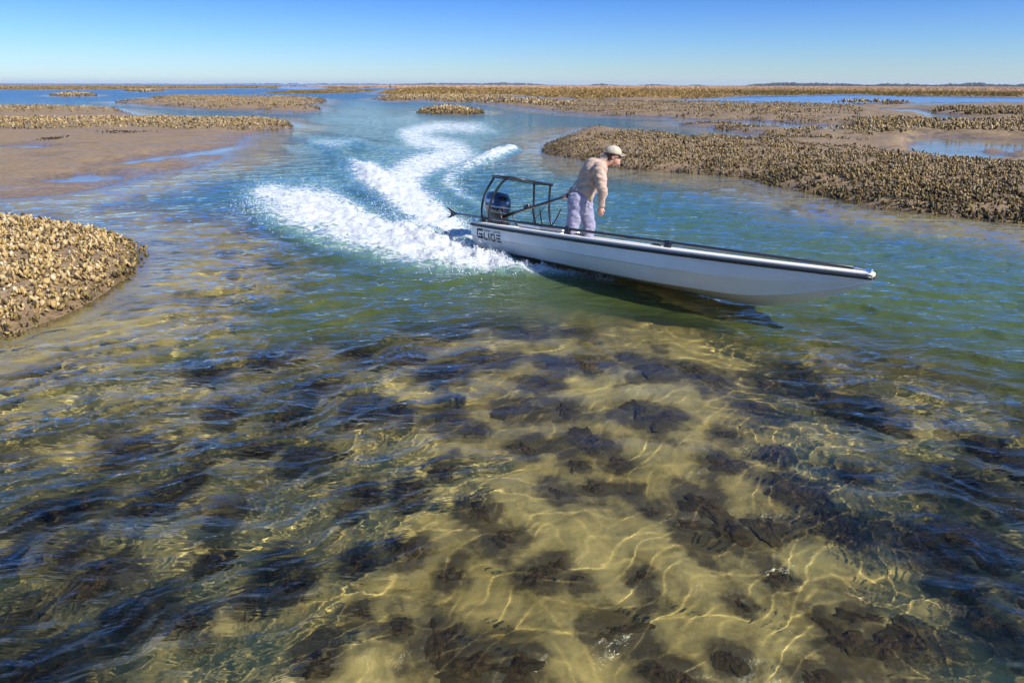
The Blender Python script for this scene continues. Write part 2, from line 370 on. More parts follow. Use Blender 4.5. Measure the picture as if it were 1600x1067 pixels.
# how lively the water is: ripples and wake on the left, calm ahead of the camera, chop on the right
left = sstep(980, 380, wpx + (wpy - 600) * .55) * sstep(1900, 500, wpy)
right = sstep(960, 1280, wpx - (wpy - 450) * .9)
farr = sstep(560, 380, wpy)
live = np.clip(.10 + 1.0 * left + .95 * right + .75 * farr, 0, 1)
shore = sstep(.02, .30, depth)
pool_calm = 1 - sstep(-.5, .3, bp) * .85
wz = np.zeros(wx.shape)
warp1 = fbm(wx * .5 + 5, wy * .5, 2) * .65; warp2 = fbm(wx * 1.7 - 5, wy * 1.7 + 2, 2) * .22
def train(ang, lam, amp, ph, mask, wk=1.0, sharp=2.0):
    kx, ky = math.cos(ang), math.sin(ang)
    s = (wx * kx + wy * ky + warp1 * wk * .55 + warp2 * wk) * 2 * math.pi / lam + ph
    fade = np.clip((lam / drow - 2.2) / 2.0, 0, 1)
    v = np.exp(sharp * (np.sin(s) - 1)) - .38
    patch = .55 + .9 * np.clip(fbm(wx / (lam * 3.5) + ph, wy / (lam * 3.5), 2) + .35, 0, 1)
    return amp * v * fade * mask * patch
lt = left * .9 + farr * .35 * (wpx < 800)
D = math.radians
wz += train(D(118), .92, .028, .3, lt * 1.0)
wz += train(D(112), .55, .022, 1.7, lt + .05)
wz += train(D(126), .34, .0225, 2.1, lt + .05)
wz += train(D(101), .21, .0125, .9, live * .9)
wz += train(D(138), .15, .0065, 4.2, live * .9)
rt = right * 1.7 + farr * .7
wz += train(D(75), .62, .022, 2.9, rt)
wz += train(D(62), .36, .0150, 5.1, rt + .03)
wz += train(D(88), .24, .0085, 1.1, rt + .05)
wz += train(D(48), .17, .0050, 3.3, rt + .06)
# long soft swell over the clear patch and small rings there
wz += train(D(30), 1.7, .013, .8, np.ones_like(wx) * .8, 1.4, .8)
wz += train(D(95), .8, .0070, 5.8, np.ones_like(wx) * .8, 1.2, 1.0)
wz += fbm(wx * 1.7, wy * 1.7, 2) * .016 * np.clip((.32 / drow - 3) / 4, 0, 1)
wz *= shore * pool_calm
# the wake itself stands up
fsm = np.clip(foam, 0, 1)
lumpy = fbm(wx * 2.3, wy * 2.3, 4, .6) + .5 * fbm(wx * 7, wy * 4, 3, .6)
wz += fsm ** 1.5 * (.04 + .07 * lumpy) * (wr < 60)
crest = seg_field(wpx, wpy, [(800, 236, 9, 1), (775, 243, 12, 1), (745, 255, 12, .6), (710, 270, 10, .25)])
crest2 = seg_field(wpx, wpy, [(545, 256, 16, .6), (575, 268, 20, .9), (600, 292, 22, .6)])
crest3 = seg_field(wpx, wpy, [(486, 222, 14, .6), (525, 230, 20, .8), (560, 222, 12, .4)])
fan = seg_field(wpx, wpy, [(820, 420, 18, .4), (745, 404, 26, .6), (670, 376, 40, .9), (560, 342, 44, .55), (450, 312, 34, .3)])
wz += crest * (.15 + .08 * lumpy) + crest2 * (.15 + .10 * lumpy) + crest3 * (.12 + .06 * lumpy) + fan * (.10 + .08 * lumpy)
# wake swell without foam
wz += .05 * seg_field(wpx, wpy, [(470, 215, 40, .8), (540, 240, 40, 1), (640, 232, 30, .5)]) * np.sin(wx * 1.4 + wy * 1.1)
foam = np.where(bz > -.02, 0, foam)
aer = np.clip(foam * 1.5, 0, 1)
me = np_mesh('water', np.stack([wx, wy, wz], 1), wf, True, {'depth': depth, 'foam': foam, 'live': live * pool_calm * (.25 + .75 * shore), 'range': wr})

k = N('sea_water')
p = k.pos()
dep = k.attr('depth').outputs['Fac']; fo = k.attr('foam').outputs['Fac']; lv = k.attr('live').outputs['Fac']; rg = k.attr('range').outputs['Fac']
# ripples finer than the mesh
def rip(ang, sx, sy, sc, det=3):
    mp = k.n('ShaderNodeMapping', {0: p, 2: (0, 0, ang), 3: (sx, sy, 1)}).outputs[0]
    return k.noise(mp, sc, det, .55, .35)
r1 = rip(D(-28), .35, 1.0, 7.0); r2 = rip(D(14), .40, 1.0, 3.0); r3 = rip(D(-10), .35, 1.0, 1.1)
far = k.maprange(rg, 4, 15); vfar = k.maprange(rg, 25, 120)
h_ = k.math('ADD', k.math('MULTIPLY', r1, .066), k.math('MULTIPLY', k.math('MULTIPLY', r2, .17), far))
h_ = k.math('ADD', h_, k.math('MULTIPLY', k.math('MULTIPLY', r3, .55), vfar))
nrm = k.bump(h_, k.math('MULTIPLY', lv, .75), 1.0)
# turbidity grows with depth (Beer-Lambert)
turb = k.math('SUBTRACT', 1.0, k.math('EXPONENT', k.math('MULTIPLY', k.math('MAXIMUM', k.math('SUBTRACT', dep, .42), 0.0), -3.0)))
turb = k.math('MINIMUM', turb, .93)
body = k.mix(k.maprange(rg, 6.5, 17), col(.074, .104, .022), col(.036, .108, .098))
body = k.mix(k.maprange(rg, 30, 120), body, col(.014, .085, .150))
aerf = k.maprange(fo, .06, .65)
body = k.mix(k.math('MULTIPLY', aerf, .6), body, col(.16, .30, .29))
turb = k.math('MAXIMUM', turb, k.math('MULTIPLY', aerf, .9))
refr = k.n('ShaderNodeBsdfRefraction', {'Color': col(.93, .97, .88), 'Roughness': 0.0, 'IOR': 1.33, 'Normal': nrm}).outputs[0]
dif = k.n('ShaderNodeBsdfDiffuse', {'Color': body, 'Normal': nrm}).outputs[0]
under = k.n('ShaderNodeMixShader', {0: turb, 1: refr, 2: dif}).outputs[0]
gl = k.n('ShaderNodeBsdfGlossy', {'Color': col(1, 1, 1), 'Roughness': k.maprange(rg, 10, 200, .03, .22), 'Normal': nrm}).outputs[0]
inc = k.n('ShaderNodeNewGeometry').outputs['Incoming']
cosi = k.math('ABSOLUTE', k.n('ShaderNodeVectorMath', {0: inc, 1: nrm}, operation='DOT_PRODUCT').outputs['Value'])
fr = k.math('ADD', .02, k.math('MULTIPLY', .98, k.math('POWER', k.math('SUBTRACT', 1.0, cosi, clamp=True), 5.0)), clamp=True)   # Schlick
wat = k.n('ShaderNodeMixShader', {0: fr, 1: under, 2: gl}).outputs[0]
# foam: lacy cells that close up where it is dense
fp = k.scale(p, (1, 1, 1))
warpn = k.n('ShaderNodeTexNoise', {'Vector': p, 'Scale': 2.2, 'Detail': 3}).outputs['Color']
fv = k.n('ShaderNodeVectorMath', {0: p, 1: k.n('ShaderNodeVectorMath', {0: warpn, 3: .5}, operation='SCALE').outputs[0]}, operation='ADD').outputs[0]
fs = k.n('ShaderNodeMapping', {0: fv, 2: (0, 0, .45), 3: (.5, 1.25, 1)}).outputs[0]
na = k.noise(fs, 4.2, 8, .7, .5); nb = k.noise(fs, 17, 5, .68)
vo = k.n('ShaderNodeTexVoronoi', {'Vector': fv, 'Scale': 7.0}, feature='DISTANCE_TO_EDGE').outputs['Distance']
lace = k.math('ADD', k.math('MULTIPLY', na, .75), k.math('MULTIPLY', nb, .35))
lace = k.math('SUBTRACT', lace, k.math('MULTIPLY', vo, .35))
thr = k.maprange(fo, .05, 1.1, .84, .30, False)
fm = k.maprange(k.math('SUBTRACT', lace, thr), -.05, .15)
fm = k.math('MULTIPLY', fm, k.maprange(fo, .06, .22))
fmat = k.n('ShaderNodeBsdfPrincipled', {'Base Color': col(.66, .70, .73), 'Roughness': .7, 'Specular IOR Level': .3,
        'Normal': k.bump(k.math('ADD', na, k.math('MULTIPLY', nb, .5)), .9, .12)}).outputs[0]
M_WATER = k.done(k.n('ShaderNodeMixShader', {0: fm, 1: wat, 2: fmat}).outputs[0])
water = obj('water', me, M_WATER); tag(water, kind='structure')
water.cycles.is_caustics_caster = True

# ------------------------------------------------------------------ oyster shells
def shell_proto(seed, fine=True):
    """one oyster: a cupped, ragged, elongated shell standing on its narrow end, 1 m long before scaling"""
    r = np.random.default_rng(seed); n = 6 if fine else 4
    st = [(.14, .16), (.45, .30), (.78, .27)] if fine else [(.3, .26), (.75, .28)]
    V = [(0, 0, -.06)]; bend = r.uniform(-.3, .3); cup = r.uniform(.10, .2)
    for z, wd in st:
        for j in range(n):
            a = 2 * math.pi * j / n + .4
            V.append((wd * math.cos(a) * r.uniform(.8, 1.25) + bend * z * z * .5, .13 * math.sin(a) * r.uniform(.7, 1.3) + cup * z * z, z + r.uniform(-.06, .06)))
    V.append((bend * .5, cup * 1.05, 1.0 + r.uniform(-.08, .05)))
    Fc = []
    for j in range(n): Fc.append((0, 1 + (j + 1) % n, 1 + j))
    for s_ in range(len(st) - 1):
        a0 = 1 + s_ * n; a1 = a0 + n
        for j in range(n):
            q = (j + 1) % n
            Fc += [(a0 + j, a0 + q, a1 + q), (a0 + j, a1 + q, a1 + j)]
    top = len(V) - 1; a0 = 1 + (len(st) - 1) * n
    for j in range(n): Fc.append((a0 + j, a0 + (j + 1) % n, top))
    return np.array(V), np.array(Fc)
SH_F = [shell_proto(i) for i in range(6)]; SH_L = [shell_proto(20 + i, False) for i in range(6)]
def shell_colours(n, r, wetf, tone):
    """dry bone, ochre and dark muddy shells; wetf 0..1 makes the lower ones browner and greener"""
    base = np.array([[.58, .44, .24], [.50, .35, .14], [.66, .56, .38], [.34, .235, .105], [.10, .075, .045]])
    pr = np.array([.28, .26, .14, .17, .15])
    c_ = base[r.choice(5, n, p=pr)] * tone
    wc = np.array([[.24, .18, .07], [.12, .095, .05], [.33, .25, .10], [.07, .06, .04]])[r.choice(4, n, p=[.36, .28, .16, .20])]
    m = (r.random(n) < wetf)[:, None]
    c_ = np.where(m, wc * tone, c_)
    return c_ * r.uniform(.75, 1.2, (n, 1))
def rot_mats(n, r, lean):
    yaw = r.random(n) * 2 * np.pi; az = r.random(n) * 2 * np.pi; ln = np.abs(r.normal(0, lean, n))
    cy_, sy_ = np.cos(yaw), np.sin(yaw)
    Rz = np.zeros((n, 3, 3)); Rz[:, 0, 0] = cy_; Rz[:, 0, 1] = -sy_; Rz[:, 1, 0] = sy_; Rz[:, 1, 1] = cy_; Rz[:, 2, 2] = 1
    ax = np.stack([np.cos(az), np.sin(az), np.zeros(n)], 1); c_, s_ = np.cos(ln), np.sin(ln)
    K = np.zeros((n, 3, 3)); K[:, 0, 2] = ax[:, 1]; K[:, 1, 2] = -ax[:, 0]; K[:, 2, 0] = -ax[:, 1]; K[:, 2, 1] = ax[:, 0]
    Rl = np.eye(3)[None] + s_[:, None, None] * K + (1 - c_)[:, None, None] * (K @ K)
    return Rl @ Rz
def shells_mesh(name, pts, size, cols, r, lean=.75, protos=SH_L):
    allv, allf, allc = [], [], []; off = 0
    which = r.integers(0, len(protos), len(pts))
    for i, (V, Fc) in enumerate(protos):
        s_ = which == i; n = int(s_.sum())
        if not n: continue
        Rm = rot_mats(n, r, lean)
        sc = size[s_][:, None, None] * np.stack([r.uniform(.8, 1.35, n), r.uniform(.8, 1.5, n), r.uniform(.75, 1.25, n)], 1)[:, None, :]
        v = np.einsum('nij,nkj->nki', Rm, V[None] * sc) + pts[s_][:, None, :]
        allv.append(v.reshape(-1, 3)); allf.append((Fc[None] + (np.arange(n) * len(V))[:, None, None] + off).reshape(-1, 3))
        allc.append(np.repeat(cols[s_], len(V), 0)); off += n * len(V)
    return np_mesh(name, np.concatenate(allv), np.concatenate(allf), False, {'tint': np.concatenate(allc)})
k = N('oyster_shell')
p = k.pos(); tc = k.attr('tint').outputs['Color']
nz = k.noise(p, 60, 4, .65)
cc = k.mix(1.0, tc, k.mix(k.maprange(nz, .3, .7), col(.62, .58, .52), col(1.15, 1.12, 1.05)), 'MULTIPLY')
M_SHELL = k.done(k.n('ShaderNodeBsdfPrincipled', {'Base Color': cc, 'Roughness': .75, 'Specular IOR Level': .25, 'Normal': k.bump(nz, .6, .01)}).outputs[0])

def scatter(poly, n, r, dens=None, inset=-.14):
    """points inside a waterline outline, weighted so that near ground gets its share"""
    lo, hi = poly.min(0), poly.max(0); out = []
    got = 0
    for _ in range(60):
        m = max(4000, n * 2)
        q = lo + r.random((m, 2)) * (hi - lo)
        s_ = poly_sd(poly, q[:, 0], q[:, 1])
        keep = s_ > inset
        if dens is not None: keep &= r.random(m) < dens(q[:, 0], q[:, 1], s_)
        px, py = project(q[:, 0], q[:, 1], .2)
        keep &= (px > -420) & (px < 2020) & (py < 1300)
        out.append(q[keep]); got += int(keep.sum())
        if got >= n: break
    return np.concatenate(out)[:n]
def clump_mesh(seed, tone, wetf):
    r = np.random.default_rng(seed); n = int(r.integers(7, 12))
    a = r.random(n) * 2 * np.pi; d = r.uniform(0, .05, n)
    pts = np.stack([np.cos(a) * d, np.sin(a) * d, r.uniform(-.02, .02, n)], 1)
    return shells_mesh('oyster_clump', pts, r.uniform(.045, .095, n), shell_colours(n, r, np.full(n, wetf), tone), r, .75, SH_F)
def oyster_bank(key, label, n, size, tone, dens=None, clumps=0, cl_dens=None, seed=1, poly=None, wet_top=.35, near=None, group=None):
    r = np.random.default_rng(seed); poly = LAND[key][0] if poly is None else poly
    q = scatter(poly, n, r, dens)
    z, b, pdn = land_height(q[:, 0], q[:, 1])
    ok = (z > -.10) & (pdn < 0); q = q[ok]; z = z[ok]
    wetf = np.clip(1.05 - z / wet_top, .03, 1)
    m = shells_mesh('oyster_shells', np.column_stack([q, z]), (.45 + 1.2 * r.random(len(q)) ** 1.6) * size * 1.06, shell_colours(len(q), r, wetf, tone), r)
    c = q.mean(0)
    root = empty('oyster_bank', (float(c[0]), float(c[1]), 0)); tag(root, label, 'oyster bank', group)
    so = obj('oyster_shells', m, M_SHELL, root); so.location = (-float(c[0]), -float(c[1]), 0); so['kind'] = 'stuff'
    if not clumps: return root
    va = [clump_mesh(seed * 50 + i, tone, .12) for i in range(5)]; vb = [clump_mesh(seed * 50 + 20 + i, tone, .85) for i in range(4)]
    for m_ in va + vb: m_.materials.append(M_SHELL)
    q = scatter(poly, clumps * 14, r, cl_dens or dens, 0.02)
    z, b, pdn = land_height(q[:, 0], q[:, 1])
    px, py = project(q[:, 0], q[:, 1], z)
    ok = (px > -20) & (px < 1620) & (pdn < 0) & (z > -.02); q = q[ok]; z = z[ok]
    kept = []
    for i in np.argsort(np.hypot(q[:, 0], q[:, 1]) * r.uniform(.9, 1.1, len(q))):
        if len(kept) >= clumps: break
        if all((q[i] - q[j]) @ (q[i] - q[j]) > .13 ** 2 for j in kept): kept.append(i)
    for i in kept:
        low = r.random() < np.clip(1.0 - z[i] / (wet_top * .8), 0, 1)
        o = bpy.data.objects.new('oyster_clump', (vb if low else va)[int(r.integers(0, 4))]); C.objects.link(o); o.parent = root
        o.location = (float(q[i, 0] - c[0]), float(q[i, 1] - c[1]), float(z[i]) + .01)
        o.rotation_euler = (r.normal(0, .15), r.normal(0, .15), r.random() * 6.28); s_ = float(r.uniform(.75, 1.25)); o.scale = (s_, s_, s_)
    return root

patchy = lambda sc, lo, hi: (lambda x, y, s: sstep(lo, hi, fbm(x * sc, y * sc, 3)))
oyster_bank('near_bank', 'golden oyster bank nearest the camera, running out of the left edge of the picture', 8500, .052, .78,
            lambda x, y, s: np.clip(.25 + sstep(-.30, .15, fbm(x * 1.1, y * 1.1, 3)) + (s < .35), 0, 1), 290, None, 3, None, .13)
def bank_d(x, y, s):
    px, py = project(x, y, .3)
    mud = sstep(24, 31, np.hypot(x, y)) * sstep(1180, 1300, px)
    mound = seg_field(px, py, [(905, 203, 26, 1), (960, 200, 26, 1), (990, 207, 14, .6)])
    pt = sstep(-.42, -.05, fbm(x * .8, y * .8, 3))
    return np.clip((.25 + .75 * pt) * (1 - .8 * mud) * (1 - mound), 0, 1) * np.clip(400 / (x * x + y * y), .2, 1)
oyster_bank('bank', 'long dark oyster bank on the right, across the water behind the skiff', 27000, .072, .56, bank_d, 300, bank_d, 5, None, .55)
oyster_bank('left_ridge', 'pale oyster ridge along the back of the left mudflat', 11500, .105, .80, None, 0, None, 7)
oyster_bank('left_ridge_far', 'low tan oyster strip behind the left ridge, at the left edge', 4500, .125, .75, None, 0, None, 8)
oyster_bank('mid_island', 'oyster island in mid channel left of the wake', 7500, .15, .7, patchy(.15, -.25, .1), 0, None, 9)
oyster_bank('islet_a', 'small oval oyster islet far off at the left', 700, .30, .8, None, 0, None, 10)
oyster_bank('islet_b', 'thin sliver of an oyster islet beyond the oval islet', 300, .45, .8, None, 0, None, 11)
oyster_bank('islet_c', 'small oval oyster islet in mid channel right of the wake', 2000, .18, .75, None, 0, None, 12)
oyster_bank('right_flat', 'oyster reef point at the far bend of the channel', 3800, .26, .8, None, 0, None, 13,
            P([(582, 156), (615, 159), (662, 157), (700, 160.5), (760, 161.5), (800, 164), (880, 171), (905, 168), (800, 153), (700, 151), (610, 152)]))
oyster_bank('right_flat', 'speckled oysters scattered over the brown mudflat behind the long bank', 8500, .14, .6, patchy(.22, -.22, .12), 0, None, 14,
            P([(860, 174), (960, 182), (1150, 189), (1240, 194), (1330, 199), (1345, 178), (1320, 167), (1200, 162), (1000, 160), (900, 160)]))
oyster_bank('right_flat', 'dark oyster ridge between the mudflat and the blue pool on the right', 6000, .15, .6, patchy(.3, -.30, .05), 0, None, 15,
            P([(1260, 205), (1330, 213), (1390, 215), (1500, 212), (1600, 217), (1760, 225), (1760, 195), (1600, 192), (1520, 196), (1400, 190), (1340, 192), (1320, 200)]))
oyster_bank('right_flat', 'dark oyster ridge beside the winding creek at the right edge', 3500, .2, .5, patchy(.2, -.25, .1), 0, None, 16,
            P([(1445, 176), (1500, 182), (1560, 188), (1760, 192), (1760, 174), (1600, 172), (1500, 172)]))
oyster_bank('right_flat', 'mud spit dotted with oyster shells at the end of the side channel', 2000, .10, .75, patchy(.4, .0, .3), 0, None, 17,
            P([(1060, 195), (1180, 211), (1260, 228), (1400, 232), (1330, 210), (1240, 198), (1140, 194)]))
oyster_bank('bar_right', 'low mud bar with shells in the far blue creek', 500, .3, .8, patchy(.1, -.2, .2), 0, None, 18)

# ------------------------------------------------------------------ dark clumps on the bed
def lump_mesh(seed):
    """a low mound of weed and shell that thins out into the sand at its rim"""
    r = np.random.default_rng(seed); o3 = r.random(3) * 50; n, m = 46, 15
    th = np.linspace(0, 2 * np.pi, n, endpoint=False); co = [(0, 0)]; 
    for i in range(1, m + 1): co += [((i / m) * math.cos(t), (i / m) * math.sin(t)) for t in th]
    co = np.array(co); rad = np.hypot(co[:, 0], co[:, 1])
    out = 1 + .8 * fbm(co[:, 0] / np.maximum(rad, .01) * 1.3 + o3[0], co[:, 1] / np.maximum(rad, .01) * 1.1 + o3[1], 3)
    hgt_ = np.clip(1 - rad ** 1.6, 0, 1) * (.55 + .5 * fbm(co[:, 0] * 2.2 + o3[2], co[:, 1] * 2.2, 3)) + fbm(co[:, 0] * 8 + o3[0], co[:, 1] * 8, 2) * .12 * (1 - rad) - .08 * rad ** 4
    V = np.column_stack([co * out[:, None], hgt_ * .50])
    Fc = [(0, 1 + j, 1 + (j + 1) % n) for j in range(n)]
    for i in range(m - 1):
        for j in range(n):
            a, b = 1 + i * n + j, 1 + i * n + (j + 1) % n; Fc += [(a, a + n, b + n), (a, b + n, b)]
    return np_mesh('submerged_clump', V, np.array(Fc), True, {'rim': rad})
k = N('algae_clump')
p = k.objco(); nz = k.noise(p, 4, 6, .7); wp = k.pos()
cc = k.mix(k.maprange(nz, .35, .7), col(.034, .024, .014), col(.14, .090, .042))
cc = k.mix(k.maprange(k.noise(p, 1.3, 3), .55, .75, 0, .5), cc, col(.10, .085, .03))
edge = k.maprange(k.math('ADD', k.attr('rim').outputs['Fac'], k.math('MULTIPLY', k.math('SUBTRACT', k.noise(p, 3.0, 6, .7), .5), .8)), .30, .86)
cc = k.mix(edge, cc, k.mix(nz, col(.062, .047, .024), col(.105, .076, .035)))      # thinner weed at the rim
M_ALGAE = k.done(k.n('ShaderNodeBsdfPrincipled', {'Base Color': cc, 'Roughness': .9, 'Specular IOR Level': .1, 'Normal': k.bump(nz, .6, .15)}).outputs[0])
lumps = [lump_mesh(60 + i) for i in range(7)]
for m_ in lumps: m_.materials.append(M_ALGAE)
ORD = ['first', 'second', 'third', 'fourth', 'fifth', 'sixth', 'seventh', 'eighth', 'ninth', 'tenth', 'eleventh', 'twelfth', 'thirteenth', 'fourteenth', 'fifteenth']
COLN = ['far left', 'left', 'left of middle', 'right of middle', 'right', 'far right']; ROWN = ['below the skiff', 'midway down', 'lower down', 'at the bottom edge']
cells = {}
for c_ in CLUMPS:
    key = (min(5, int(c_[0] / 266.7)), 0 if c_[1] < 615 else 1 if c_[1] < 765 else 2 if c_[1] < 915 else 3); cells.setdefault(key, []).append(c_)
r = np.random.default_rng(21)
for (ci, ri), lst in sorted(cells.items()):
    for n_, (px, py, rx) in enumerate(sorted(lst)):
        x_, y_, z_ = bed_point(px, py)
        s_ = rx / F_PX * math.sqrt(x_ * x_ + y_ * y_ + CAM_H ** 2) * .66
        o = bpy.data.objects.new('submerged_clump', lumps[int(r.integers(0, 7))]); C.objects.link(o)
        o.location = (x_, y_, z_ - .01); o.rotation_euler = (0, 0, r.random() * 6.28)
        o.scale = (s_ * r.uniform(.65, 1.0), s_ * r.uniform(.9, 1.5), min(s_ * r.uniform(.6, 1.0), .22))
        o.cycles.is_caustics_receiver = True
        if len(lst) == 1: lb = 'only dark weedy clump on the bed %s, %s' % (COLN[ci], ROWN[ri])
        else: lb = '%s weedy clump from the left on the bed %s, %s' % (ORD[n_], COLN[ci], ROWN[ri])
        tag(o, lb, 'seaweed clump', 'weedy clumps on the bed')

# dark wrack on the mud
def wrack(px, py, ln, wd, label, seed):
    r = np.random.default_rng(seed); a = at(px, py, .12); n = 260
    pts = np.stack([a[0] + r.normal(0, ln, n), a[1] + r.normal(0, wd, n), np.zeros(n)], 1)
    pts[:, 2] = land_height(pts[:, 0], pts[:, 1])[0] + .01
    pts[:, 2] -= .015; pts -= np.array([a[0], a[1], 0]); root = empty('seaweed_wrack', (float(a[0]), float(a[1]), 0))
    o = obj('strands', shells_mesh('strands', pts, r.uniform(.03, .09, n), np.tile([.045, .028, .018], (n, 1)) * r.uniform(.6, 1.5, (n, 1)), r, 1.4), M_SHELL, root); o['kind'] = 'stuff'
    tag(root, label, 'seaweed')
wrack(82, 218, .22, .25, 'dark wisp of dried seaweed lying on the bare left mudflat', 31)
wrack(190, 208, .7, .5, 'long dark streak of seaweed at the foot of the left oyster ridge', 32)
wrack(85, 165.5, 2.2, 1.2, 'dark seaweed line on the water side of the far left strip', 33)

# ------------------------------------------------------------------ salt-marsh grass
def grass(name, label, polys, n, tall, pal, seed, wmul=1.0, rmax=2600):
    r = np.random.default_rng(seed); V, Cc = [], []
    for pl, share in polys:
        m = int(n * share)
        # uniform over the photograph's view of the plane: pick directions, then keep what falls in the outline
        pxp, pyp = project(pl[:, 0], pl[:, 1], 0.0)
        got = 0; keepers = []
        for _ in range(40):
            qx = r.uniform(max(-420, pxp.min()), min(2020, pxp.max()), m * 2); qy = r.uniform(pyp.min(), pyp.max(), m * 2)
            hz = 132.5 + .00314 * (qx - 800)
            s_ = qy > hz + .55; qx, qy = qx[s_], qy[s_]
            a = at(qx, qy, 0.0)[:, :2]
            ins = (poly_sd(pl, a[:, 0], a[:, 1]) > 0) & (np.hypot(a[:, 0], a[:, 1]) < rmax)
            keepers.append(a[ins]); got += int(ins.sum())
            if got > m: break
        a = np.concatenate(keepers)[:m]
        z, b, pdn = land_height(a[:, 0], a[:, 1])
        pt = fbm(a[:, 0] * .02, a[:, 1] * .02, 3)
        ok = (pdn < -.5) & (z > .05) & (pt > -.42); a, z, pt, b = a[ok], z[ok], pt[ok], b[ok]
        rr = np.hypot(a[:, 0], a[:, 1]); m = len(a)
        hgt_ = tall * r.uniform(.55, 1.25, m) * (1 + .5 * pt) * sstep(0, 18, b + 4)
        for j in range(3):
            wd = (.10 + .0013 * rr) * r.uniform(.5, 1.2, m) * wmul
            ang = r.random(m) * np.pi
            ox = r.normal(0, .25, m) + .0006 * rr * r.normal(0, 1, m); oy = r.normal(0, .4, m)
            b0 = np.stack([a[:, 0] + ox - np.cos(ang) * wd, a[:, 1] + oy - np.sin(ang) * wd, z - .05], 1)
            b1 = np.stack([a[:, 0] + ox + np.cos(ang) * wd, a[:, 1] + oy + np.sin(ang) * wd, z - .05], 1)
            tp = np.stack([a[:, 0] + ox + r.normal(0, .2, m), a[:, 1] + oy + r.normal(0, .2, m), z + hgt_ * r.uniform(.7, 1.1, m)], 1)
            V.append(np.stack([b0, b1, tp], 1).reshape(-1, 3))
            f = np.clip(.5 + .8 * fbm(a[:, 0] * .006, a[:, 1] * .012, 3) + .35 * (b > 30) + r.normal(0, .12, m), 0, 1)[:, None]
            c_ = np.array(pal[0]) * (1 - f) + np.array(pal[1]) * f
            Cc.append(np.repeat(c_ * r.uniform(.75, 1.25, (m, 1)), 3, 0))
    V = np.concatenate(V); Cc = np.concatenate(Cc)
    o = obj(name, np_mesh(name, V, np.arange(len(V)).reshape(-1, 3), False, {'tint': Cc}), M_GRASS)
    tag(o, label, 'marsh grass', kind='stuff')
k = N('marsh_grass')
tc = k.attr('tint').outputs['Color']
M_GRASS = k.done(k.n('ShaderNodeMixShader', {0: .25, 1: k.n('ShaderNodeBsdfDiffuse', {'Color': tc}).outputs[0], 2: k.n('ShaderNodeBsdfTranslucent', {'Color': tc}).outputs[0]}).outputs[0])
grass('marsh_grass', 'tan salt-marsh grass stretching to the horizon on the right', [(LAND['marsh_far'][0], 1.0)], 22000, .75, [(.46, .28, .14), (.62, .40, .25)], 41, 1.3)
grass('marsh_grass', 'olive and tan marsh grass along the far creek on the right', [(LAND['marsh_right'][0], 1.0)], 26000, .62, [(.17, .13, .04), (.46, .29, .12)], 42)
grass('marsh_grass', 'olive and tan marsh grass strip along the horizon on the left', [(LAND['marsh_left'][0], .75), (LAND['marsh_mid'][0], .25)], 16000, .6, [(.15, .125, .04), (.36, .24, .11)], 43)

# ------------------------------------------------------------------ far woods and houses
k = N('pine_wood')
p = k.pos(); cc = k.mix(k.noise(p, .05, 4), col(.018, .030, .020), col(.045, .060, .032))
M_WOOD = k.done(k.n('ShaderNodeBsdfPrincipled', {'Base Color': cc, 'Roughness': .9, 'Specular IOR Level': .1}).outputs[0])
ico = bmesh.new(); bmesh.ops.create_icosphere(ico, subdivisions=1, radius=1)
ICO_V = np.array([v.co for v in ico.verts]); ICO_F = np.array([[v.index for v in f.verts] for f in ico.faces]); ico.free()
def woods(label, runs, dist, seed):
    r = np.random.default_rng(seed); V, Fc = [], []; off = 0
    for x0, x1, hm, n in runs:
        for i in range(n):
            px = r.uniform(x0, x1); a = math.atan((px - 800) / F_PX / CP)
            d = dist + r.uniform(0, 260); edge = min(1, .35 + min(px - x0, x1 - px) / 25)
            hh = hm * edge * (.75 + .5 * fbm(np.array([px * .03]), np.array([seed + .5]), 3)[0]) * r.uniform(.75, 1.2)
            v = ICO_V * (1 + r.normal(0, .16, (len(ICO_V), 1))) * np.array([hm * .55, hm * .55, hh * .5])
            V.append(v + np.array([d * math.sin(a), d * math.cos(a), hh * .5])); Fc.append(ICO_F + off); off += len(ICO_V)
    o = obj('pine_woods', np_mesh('pine_woods', np.concatenate(V), np.concatenate(Fc)), M_WOOD)
    tag(o, label, 'woods', kind='stuff')
woods('dark wooded shore on the horizon at the right', [(1120, 1340, 15, 420), (1300, 1700, 15, 700), (1700, 2100, 14, 300), (972, 1015, 9, 40), (1040, 1062, 8, 30), (905, 943, 9, 50)], 3300, 51)
woods('thin blue wooded shore on the horizon in the middle', [(640, 845, 13, 420), (385, 660, 7, 200), (230, 330, 5, 40)], 4600, 52)
M_HOUSE = simple('white_clapboard', (.78, .78, .76), .6); M_ROOF = simple('pale_roof', (.45, .44, .43), .7)
def house(px, wm, hm, label):
    a = math.atan((px - 800) / F_PX / CP); d = 3150
    root = empty('house', (d * math.sin(a), d * math.cos(a), 0)); root.rotation_euler = (0, 0, -a); tag(root, label, 'house', 'white houses on the far shore')
    bm = bmesh.new(); bmesh.ops.create_cube(bm, size=1)
    for v in bm.verts: v.co = Vector((v.co.x * wm, v.co.y * wm * .7, (v.co.z + .5) * hm))
    obj('wall', bm, M_HOUSE, root)
    bm = bmesh.new(); hw_, dd = wm * .54, wm * .4
    vs = [bm.verts.new(q) for q in ((-hw_, -dd, hm + .02), (hw_, -dd, hm + .02), (hw_, dd, hm + .02), (-hw_, dd, hm + .02), (-hw_, 0, hm * 1.45), (hw_, 0, hm * 1.45))]
    for f in ((0, 1, 5, 4), (2, 3, 4, 5), (0, 4, 3), (1, 2, 5), (3, 2, 1, 0)): bm.faces.new([vs[i] for i in f])
    obj('roof', bm, M_ROOF, root)
house(1504, 16, 10, 'larger white house, left of the two in front of the far right woods')
